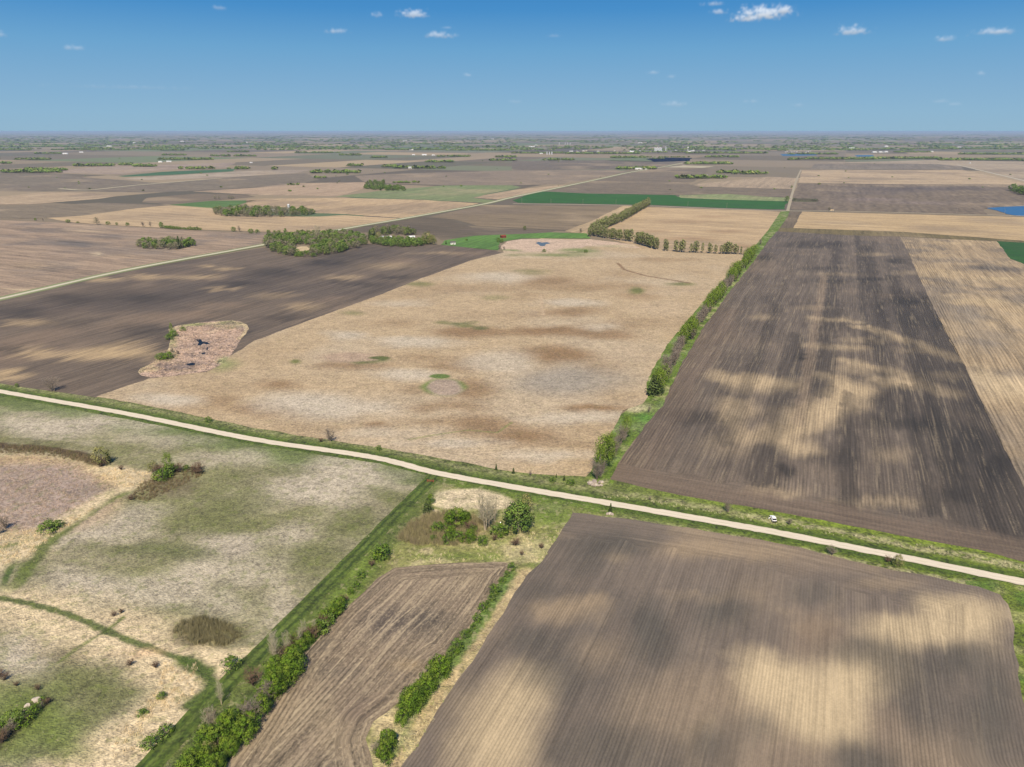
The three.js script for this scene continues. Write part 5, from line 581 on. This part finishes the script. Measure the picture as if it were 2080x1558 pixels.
// ------------------------------------------------------------------ tall grass and brush nobody could count
function blades(seed, n, h, spread, wdt) { const r = rng(seed), pos = [], nor = [], idx = []; for (let k = 0; k < n; k++) { const a = r() * 6.283, b = r() * 6.283, d = spread * Math.sqrt(r()) * .5, x = Math.cos(a) * d, z = Math.sin(a) * d, hh = h * (.6 + r() * .5), lx = Math.cos(b) * spread * .5 * r(), lz = Math.sin(b) * spread * .5 * r(), wx = -Math.sin(a) * wdt, wz = Math.cos(a) * wdt, i = pos.length / 3; pos.push(x - wx, 0, z - wz, x + wx, 0, z + wz, x + lx, hh, z + lz); const v = new THREE.Vector3(2 * wx, 0, 2 * wz).cross(new THREE.Vector3(lx + wx, hh, lz + wz)).normalize(); for (let q = 0; q < 3; q++) nor.push(v.x, v.y, v.z); idx.push(i, i + 1, i + 2); } return geo(pos, nor, null, idx); }
function scatter(name, label, category, polys, per, geometry, cols, hmin, hmax, seed, wide = 1, keep) {
  const r = rng(seed), pts = []; for (const px of polys) { const L = px.map(p => G(...p)), xs = L.map(p => p[0]), zs = L.map(p => p[1]), x0 = Math.min(...xs), x1 = Math.max(...xs), z0 = Math.min(...zs), z1 = Math.max(...zs), n = Math.round((x1 - x0) * (z1 - z0) * per); for (let k = 0; k < n; k++) { const x = x0 + r() * (x1 - x0), z = z0 + r() * (z1 - z0); if (inside(x, z, L) && (!keep || r() < keep(x, z))) pts.push([x, z]); } }
  const mt = new THREE.MeshStandardMaterial({ roughness: 1, side: THREE.DoubleSide }), im = new THREE.InstancedMesh(geometry, mt, pts.length), m = new THREE.Matrix4(), q = new THREE.Quaternion(), Y = new THREE.Vector3(0, 1, 0), c = new THREE.Color(), C3 = cols.map(h => hexLin(h).map(v => Math.min(.8, v / 1.0)));
  pts.forEach(([x, z], i) => { const h = hmin + r() * (hmax - hmin); m.compose(new THREE.Vector3(x, .04, z), q.setFromAxisAngle(Y, r() * 6.28), new THREE.Vector3(h * wide, h, h * wide)); im.setMatrixAt(i, m); const k = C3[Math.floor(r() * C3.length)], v = .82 + r() * .36; im.setColorAt(i, c.setRGB(k[0] * v, k[1] * v, k[2] * v)); });
  im.name = numbered(name); scene.add(im); im.castShadow = im.receiveShadow = true; tag(im, label, category, null, 'stuff'); console.log(name, pts.length);
}
const tuftA = blades(1, 14, 1, 1.4, .06), stemA = blades(2, 22, 1, .8, .022), tuftB = blades(3, 12, 1, 1.6, .07);
scatter('reeds', 'pinkish grey reeds filling the marsh beside the rough grassland', 'reeds', [[[-120, 1000], [-60, 930], [60, 922], [140, 936], [205, 965], [225, 990], [190, 1015], [120, 1050], [40, 1078], [-100, 1080]]], .5, tuftA, [0xbba796, 0xae9b8b, 0xc4ae96, 0xa3907f], .5, .95, 5);
scatter('reeds', 'cream dry reeds around the marsh and the swale', 'reeds', [[[205, 965], [235, 950], [300, 962], [290, 985], [240, 992]], [[20, 1085], [120, 1062], [170, 1040], [210, 1025], [150, 1060], [60, 1130], [0, 1150], [0, 1090]], [[330, 1345], [395, 1350], [412, 1385], [380, 1425], [300, 1460], [280, 1520], [220, 1540], [250, 1480], [320, 1400]]], .5, tuftA, [0xdcc9a2, 0xcfba90, 0xe3d3b0], .6, 1.1, 6);
scatter('reeds', 'pink tan reeds of the marsh at the tilled field corner', 'reeds', [[[290, 750], [345, 705], [352, 672], [400, 662], [470, 660], [495, 670], [470, 715], [430, 748], [310, 763]]], .3, tuftB, [0xc8ae98, 0xb59f8e, 0xcbb398, 0xa08e84], .5, 1, 8, 1.2, (x, z) => [[404, 696], [416, 698], [413, 718], [388, 740], [421, 708]].some(p => { const g = G(...p); return Math.hypot(g[0] - x, (g[1] - z) * .5) < 4; }) ? 0 : 1);
scatter('willow_brush', 'brown green willow brush below the cream reed bed', 'brush', [[[806, 1095], [835, 1062], [870, 1045], [910, 1042], [960, 1048], [985, 1060], [970, 1090], [930, 1108], [850, 1108]]], 1.8, stemA, [0x8d8560, 0x7c7654, 0x99906a, 0x857a60], 1.4, 2.8, 9);
scatter('willow_brush', 'dark grey brush clump beside the swale bend', 'brush', [[[352, 1285], [370, 1262], [420, 1255], [470, 1268], [492, 1292], [460, 1312], [400, 1312]]], 2, stemA, [0x7c7656, 0x6c674a, 0x8a8462], 1.1, 2.4, 10);
scatter('willow_brush', 'dark brown brush thicket beside the cream reed patch', 'brush', [[[262, 1015], [285, 985], [320, 965], [400, 948], [420, 962], [360, 990], [300, 1018]], [[-80, 912], [-40, 903], [90, 908], [160, 920], [208, 936], [200, 946], [140, 934], [60, 922], [-60, 920]]], 1.0, stemA, [0x7d7054, 0x6d5f48, 0x8a7a5c, 0x7a734c], .8, 1.8, 11);
scatter('dry_grass', 'pale dry grass tufts on the verge beside the ploughed field', 'grass', [[[1200, 1008], [1300, 1018], [1480, 1050], [1700, 1088], [1900, 1125], [2080, 1160], [2200, 1190], [2200, 1178], [2080, 1150], [1850, 1102], [1640, 1070], [1480, 1040], [1280, 1008]]], .55, tuftA, [0xc6c09a, 0xb5b48a, 0xd0c8a6, 0x93a060], .5, .9, 12, 1, (x, z) => sst(.35, .6, fbm(x / 6, z / 6, 3)));
scatter('dry_grass', 'scattered straw tufts on the brush ground above the stubble strip', 'grass', [[[1000, 1100], [1060, 1085], [1150, 1068], [1110, 1130], [1070, 1160], [1040, 1140], [940, 1138], [960, 1112]], [[800, 1150], [960, 1138], [900, 1118], [800, 1120], [760, 1160]], [[840, 1530], [905, 1420], [870, 1430], [800, 1480], [770, 1500], [800, 1560]]], .7, tuftA, [0xd2c79c, 0xc3b98a, 0x96a45a, 0xddd0aa], .4, .9, 13, 1, (x, z) => sst(.38, .62, fbm(x / 4, z / 4, 3)));
scatter('meadow_grass', 'short mixed grass tufts over the rough grassland', 'grass', [[[-80, 830], [0, 822], [260, 868], [520, 918], [770, 955], [860, 975], [780, 1060], [660, 1178], [500, 1338], [380, 1450], [280, 1560], [-100, 1600]]], .2, tuftB, [0xb3aa8c, 0xa5a07c, 0x8c8f5e, 0xbdb296, 0x7b8450], .25, .5, 14, 1.2, (x, z) => sst(.3, .7, fbm(x / 5, z / 5, 3)) * .9);

console.log('things');
// ------------------------------------------------------------------ buildings
const bm = { white: mat(hexLin(0xdcdcd6)), roofGrey: mat(hexLin(0x8f9296), .6), roofDark: mat(hexLin(0x5a5552)), roofWhite: mat(hexLin(0xd5d8da), .5), red: mat(hexLin(0x7a3428)), tan: mat(hexLin(0xb8a68c)), steel: mat(hexLin(0xb9bec2), .45), glass: mat(hexLin(0x20262c), .2) };
const box = (w, h, d, x = 0, y = 0, z = 0) => { const g = new THREE.BoxGeometry(w, h, d); g.translate(x, y + h / 2, z); return g; };
function gable(w, d, h, y, over = .4) { const s = new THREE.Shape([[-d / 2 - over, 0], [d / 2 + over, 0], [0, h]].map(p => new THREE.Vector2(...p))), g = new THREE.ExtrudeGeometry(s, { depth: w + 2 * over, bevelEnabled: false }); g.translate(0, y, -w / 2 - over); g.rotateY(Math.PI / 2); return g; }
function building(name, label, px, py, wpx, hpxx, wall, roof, turn, group, ratio = .55) {
  const s = mpp(px, py), [x, z] = G(px, py), w = Math.max(7, Math.min(60, wpx * s)), d = Math.max(6, Math.min(18, w * ratio)), hh = Math.max(2.8, Math.min(9, hpxx * s * .6)), g = thing(name, label, /shed|barn/.test(name) ? 'barn' : 'house', x, -.1, z, turn, group);
  mesh('wall', box(w, hh, d), bm[wall], g); mesh('roof', gable(w, d, Math.max(1.5, d * .22), hh + .003), bm[roof], g);
  const door = mesh('door', box(w * .16, hh * .7, .08, 0, 0, d / 2 + .045), bm.roofDark, g); for (const f of [-.32, .32]) mesh('window', box(w * .1, hh * .28, .08, w * f, hh * .4, d / 2 + .045), bm.glass, g); return g;
}
building('farm_house', 'white farm house half hidden in the farmstead trees', 772, 486, 15, 8, 'white', 'roofGrey', .3); building('farm_shed', 'pale grey shed behind the farmstead hedge', 836, 485, 13, 7, 'white', 'roofWhite', .2); building('farm_shed', 'small pale shed beside the white farm house', 790, 485, 8, 6, 'white', 'roofWhite', .4);
building('red_shed', 'small red shed in the farmstead meadow', 1022, 483, 6, 4, 'red', 'red', .5); building('farm_house', 'small dark roofed hut at the meadow edge', 920, 496, 5, 6, 'white', 'roofDark', .2); building('ruined_house', 'lonely grey ruined house beside the far gravel road', 1688, 428, 8, 7, 'tan', 'roofDark', .3);
building('farm_shed', 'pale roofed shed rising behind the long dark grove', 552, 429, 12, 5, 'white', 'roofWhite', .1); building('livestock_barn', 'long white livestock barn beside the thin gravel road', 1297, 344, 15, 3.2, 'white', 'roofWhite', .25, null, .3); building('farm_house', 'small white house beside the long livestock barn', 1312, 344, 4, 3, 'white', 'roofGrey', .2);
building('farm_house', 'white farm house in front of a dark spruce wood', 833, 342, 7, 4, 'white', 'roofWhite', .2); building('farm_house', 'white gabled house between the far farm trees', 1435, 359, 4, 6, 'white', 'roofGrey', 1.2); building('farm_house', 'pale house in the row of far farm trees', 1484, 352, 5, 5, 'tan', 'roofGrey', .3); building('farm_shed', 'tiny white hut beside the far farm trees', 1389, 361, 3, 2, 'white', 'roofWhite', .2);
for (const [x, y, w, h] of [[222, 297.5, 10, 1.6], [133, 313, 9, 2], [165, 310, 7, 1.6], [326, 330, 7, 3], [343, 329, 9, 2], [419, 342, 9, 2.4], [273, 291, 5, 1.6], [500, 290, 5, 1.4], [510, 331, 5, 2], [242, 281, 4, 1], [370, 288, 6, 1.4], [836, 305, 8, 2], [822, 287, 9, 1.4], [950, 305.5, 6, 1.4], [970, 305, 6, 1.4], [862, 315.5, 9, 2], [880, 316, 6, 2], [840, 315, 6, 1.6], [1300, 291, 10, 1.2], [1000, 283, 6, 1], [1776, 310, 9, 2], [1788, 310, 8, 2.4], [1799, 309.5, 9, 2.4], [1730, 301.5, 11, 1.4], [1800, 298.5, 7, 2.4], [1892, 309, 6, 2.5], [1934, 299.5, 7, 2], [1948, 300, 8, 1.6], [2054, 299, 5, 1.4], [1970, 332, 3, 1.5], [1080, 299, 12, 1.6], [1089, 296, 6, 1.6], [1099, 312.5, 6, 1.6], [1160, 308, 7, 1.4]]) building('far_farm_building', 'white farm building far off on the plain', x, y, w, h, 'white', 'roofWhite', tr() * .6, 'far white farm buildings on the plain');
for (let k = 0; k < 34; k++) { const x = 1150 + tr() * 300, y = 306 + tr() * 5; building('town_house', 'small pale house in the distant town', x, y, 2.6 + tr() * 4, 1.6 + tr() * 1.4, tr() < .75 ? 'white' : 'tan', tr() < .5 ? 'roofGrey' : 'roofWhite', tr() * 1.5, 'houses of the distant town'); }
for (const [x, w] of [[1283, 9], [1288, 7], [1307, 8], [1315, 9], [1323, 7], [1345, 8], [1366, 6], [1388, 7], [1400, 6]]) building('town_hall_building', 'larger white building along the front of the distant town', x, 309.5, w, 3, 'white', 'roofWhite', tr() * .3, 'larger white buildings of the distant town');
for (let k = 0; k < 12; k++) building('lakeside_house', 'small pale house above the thin lake', 1594 + k * 4.6 + tr() * 2, 307 + tr() * 3, 2.8, 2, tr() < .7 ? 'white' : 'tan', 'roofGrey', tr(), 'houses above the thin lake');
function silo(label, px, py, rpx, top, group, name = 'silo') { const s = mpp(px, py), [x, z] = G(px, py), h = Math.min(32, (py - top) * s), r = Math.max(2.2, Math.min(9, rpx * s)), g = thing(name, label, 'silo', x, -.1, z, 0, group); const c = new THREE.CylinderGeometry(r, r, h, 18); c.translate(0, h / 2, 0); mesh('body', c, bm.steel, g); const d = new THREE.SphereGeometry(r * 1.02, 18, 6, 0, 6.284, 0, 1.571); d.scale(1, .55, 1); d.translate(0, h + .003, 0); mesh('roof', d, bm.roofWhite, g); }
silo('white silo rising above the long dark grove', 587, 430, 2, 416); for (const [x, y] of [[1111, 314], [1116, 314], [1121, 314]]) silo('steel grain silo in the trio before the distant town', x, y, 1.2, 309, 'silo trio'); for (let k = 0; k < 6; k++) silo('grain silo of the elevator in the distant town', 1330 + k * 2.6, 307, 1.3, 300.5 + (k % 2), 'elevator silos'); silo('slim headhouse tower of the town grain elevator', 1352, 307, 1, 298, null, 'elevator_tower');
for (const x of [1136, 1148, 1153, 1158]) silo('thin far silo beyond the town', x, 294, .7, 290.5, 'thin far silos');
{ const s = mpp(1397, 308), [x, z] = G(1397, 308), g = thing('water_tower', 'white bulb water tower above the distant town', 'tower', x, -.1, z), h = 30; const b = new THREE.SphereGeometry(6.5, 20, 12); b.scale(1, .8, 1); b.translate(0, h, 0); mesh('tank', b, bm.white, g); const p = new THREE.CylinderGeometry(1.2, 2.4, h - 4, 12); p.translate(0, (h - 4) / 2, 0); mesh('stem', p, bm.white, g); }
// utility poles along the far gravel road
{ const wood = mat(hexLin(0x9a9084)); for (const [x, y] of [[1060, 414], [1119, 415], [1184, 416], [1251, 417], [1322, 418], [1397, 421], [1476, 424], [1943, 434], [1854, 432], [2040, 437]]) { const [wx, wz] = G(x, y - 1), g = thing('utility_pole', 'wooden utility pole along the far gravel road', 'pole', wx, -.05, wz, .4, 'utility poles along the far gravel road'); const p = new THREE.CylinderGeometry(.13, .18, 11, 8); p.translate(0, 5.5, 0); mesh('pole', p, wood, g); mesh('crossarm', box(2.4, .14, .12, 0, 10.1, .16), wood, g); for (const o of [-1, -.4, .4, 1]) { const i = new THREE.CylinderGeometry(.06, .06, .2, 6); i.translate(o, 10.35, .16); mesh('insulator', i, bm.glass, g); } } }

// ------------------------------------------------------------------ rocks and gate
function rock(seed, r) { const q = rng(seed), g = new THREE.IcosahedronGeometry(r, 1), p = g.attributes.position; for (let i = 0; i < p.count; i++) { const x = p.getX(i), y = p.getY(i), z = p.getZ(i), k = .7 + .6 * vn(x / r * 1.3 + seed * 7.1 + 9, y / r * 1.3 + z / r * 2.1 + 20); p.setXYZ(i, x * k, y * k * .7, z * k); } g.computeVertexNormals(); return g; }
{ const rm = [0xd8cbbb, 0xbfb0a2, 0xa79a92].map(h => mat(h)), base = G(1209, 983), q = rng(71), gs = [1, 2, 3, 4].map(k => rock(k, 1)); for (let k = 0; k < 26; k++) { const r = .35 + q() * .75, x = base[0] + (q() - .5) * 6.5, z = base[1] + (q() - .5) * 5.5, o = mesh('boulder', gs[k % 4], rm[k % 3], scene); o.scale.setScalar(r); o.rotation.y = q() * 6.28; o.position.set(x, .05 + r * .3 + Math.max(0, .8 - Math.hypot(x - base[0], z - base[1]) * .3), z); tag(o, 'pale boulder in the rock pile below the tree row', 'boulder', 'boulders of the rock pile'); }
  for (const [x, y, r] of [[76, 1424, .9], [70, 1422, .6], [56, 1435, .7], [52, 1437, .4], [80, 1426, .5]]) { const [wx, wz] = G(x, y), o = mesh('boulder', gs[(x | 0) % 4], rm[0], scene); o.scale.setScalar(r); o.position.set(wx, .1 + r * .3, wz); tag(o, 'pale boulder lying in the meadow near the dark ditch', 'boulder', 'meadow boulders'); }
  const b2 = G(1238, 1044); for (let k = 0; k < 5; k++) { const r = .3 + q() * .5, o = mesh('boulder', gs[k % 4], rm[k % 3], scene); o.scale.setScalar(r); o.position.set(b2[0] + (q() - .5) * 2.4, .1 + r * .3, b2[1] + (q() - .5) * 2); tag(o, 'pale boulder beside the small roadside evergreen', 'boulder', 'boulders beside the roadside evergreen'); } }
{ const a = G(868, 979), b = G(881, 979.5), l = Math.hypot(b[0] - a[0], b[1] - a[1]), g = thing('bar_gate', 'rusty red bar gate across the entrance of the grass track', 'gate', a[0], .1, a[1], -Math.atan2(b[1] - a[1], b[0] - a[0])), rust = mat(hexLin(0x8a4a30), .8); for (const x of [0, l]) mesh('post', box(.2, 1.3, .2, x, -.05, 0), rust, g); for (const y of [.3, .62, .94]) mesh('rail', box(l - .24, .12, .09, l / 2, y, 0), rust, g); }
// ------------------------------------------------------------------ parked car with its front door open
{
  const p = G(1574, 1064), q = G(1566.5, 1049.5), hd = Math.atan2(-(q[0] - p[0]), -(q[1] - p[1])), c = [(p[0] + q[0]) / 2, (p[1] + q[1]) / 2], car = thing('parked_car', 'white car parked on the verge with its front door open', 'car', c[0], .08, c[1], hd);
  const paint_ = new THREE.MeshPhysicalMaterial({ color: 0xf2f2f0, roughness: .35, clearcoat: .6 }), dark = mat(hexLin(0x0d0f12), .12), black = mat(hexLin(0x151515), .7), rim = mat(hexLin(0x9aa0a4), .35, { metalness: .6 }), redL = mat(hexLin(0x7a0f0c), .3), inner = mat(hexLin(0x24221f), .9);
  // profile along z (front is -z), height y; body 4.5 m long
  const prof = (pts, w, bevel) => { const s = new THREE.Shape(pts.map(v => new THREE.Vector2(...v))), g = new THREE.ExtrudeGeometry(s, { depth: w - 2 * bevel, bevelEnabled: true, bevelThickness: bevel, bevelSize: bevel, bevelSegments: 3, curveSegments: 6 }); g.translate(0, 0, -w / 2 + bevel); g.rotateY(-Math.PI / 2); return g; };
  mesh('body', prof([[2.2, .36], [2.24, .62], [2.15, .86], [1.05, 1.0], [-1.9, 1.04], [-2.2, .98], [-2.25, .6], [-2.2, .36]].map(([z, y]) => [-z, y]), 1.82, .06), paint_, car);
  mesh('cabin', prof([[-1.05, 1.02], [-.35, 1.52], [1.35, 1.56], [1.95, 1.02]].map(v => v), 1.5, .1), dark, car); mesh('roof', prof([[-.42, 1.585], [-.3, 1.65], [1.3, 1.68], [1.5, 1.6], [1.3, 1.62], [-.2, 1.6]], 1.52, .03), paint_, car);
  for (const sx of [-1, 1]) { for (const [za, zb] of [[-.98, -.38], [1.42, 1.98], [.46, .52]]) { const P = [], Nn = [], I = []; limb(P, Nn, I, new THREE.Vector3(sx * .8, 1.03, za), new THREE.Vector3(sx * .72, 1.6, za === .46 ? zb : za < 0 ? zb : 1.42), .06, .05, 6); mesh('pillar', geo(P, Nn, null, I), paint_, car); } mesh('mirror', box(.16, .12, .1, sx * 1.02, .98, -.75), paint_, car); mesh('headlight', box(.36, .13, .08, sx * .62, .7, -2.285), mat(hexLin(0xd8e0e6), .15), car); mesh('tail_light', box(.16, .3, .08, sx * .76, .78, 2.285), redL, car); }
  for (const sx of [-1, 1]) for (const z of [-1.38, 1.4]) { const w = new THREE.CylinderGeometry(.34, .34, .22, 20); w.rotateZ(Math.PI / 2); w.translate(sx * .84, .34, z); const wh = mesh('wheel', w, black, car), r = new THREE.CylinderGeometry(.21, .21, .03, 14); r.rotateZ(Math.PI / 2); r.translate(sx * .962, .34, z); mesh('rim', r, rim, wh); }
  mesh('bumper', box(1.74, .5, .14, 0, .34, 2.3), black, car); mesh('number_plate', box(.5, .13, .03, 0, .72, 2.32), bm.white, car); mesh('rear_window', (() => { const g = new THREE.BoxGeometry(1.36, .02, .86); g.rotateX(.72); g.translate(0, 1.33, 1.75); return g; })(), dark, car);
  const dg = new THREE.Group(); const dr = mesh('door', box(.07, .62, 1.05, 0, .4, .52), paint_, car); dr.position.set(-.93, 0, -.72); dr.rotation.y = -1.05; mesh('door_window', box(.04, .4, .85, 0, 1.03, .5), dark, dr); mesh('handle', box(.04, .05, .18, -.06, .86, .85), black, dr); mesh('door_opening', box(.03, .6, 1, -.925, .42, -.2), inner, car);
}
console.log('done');
renderer.render(scene, camera);
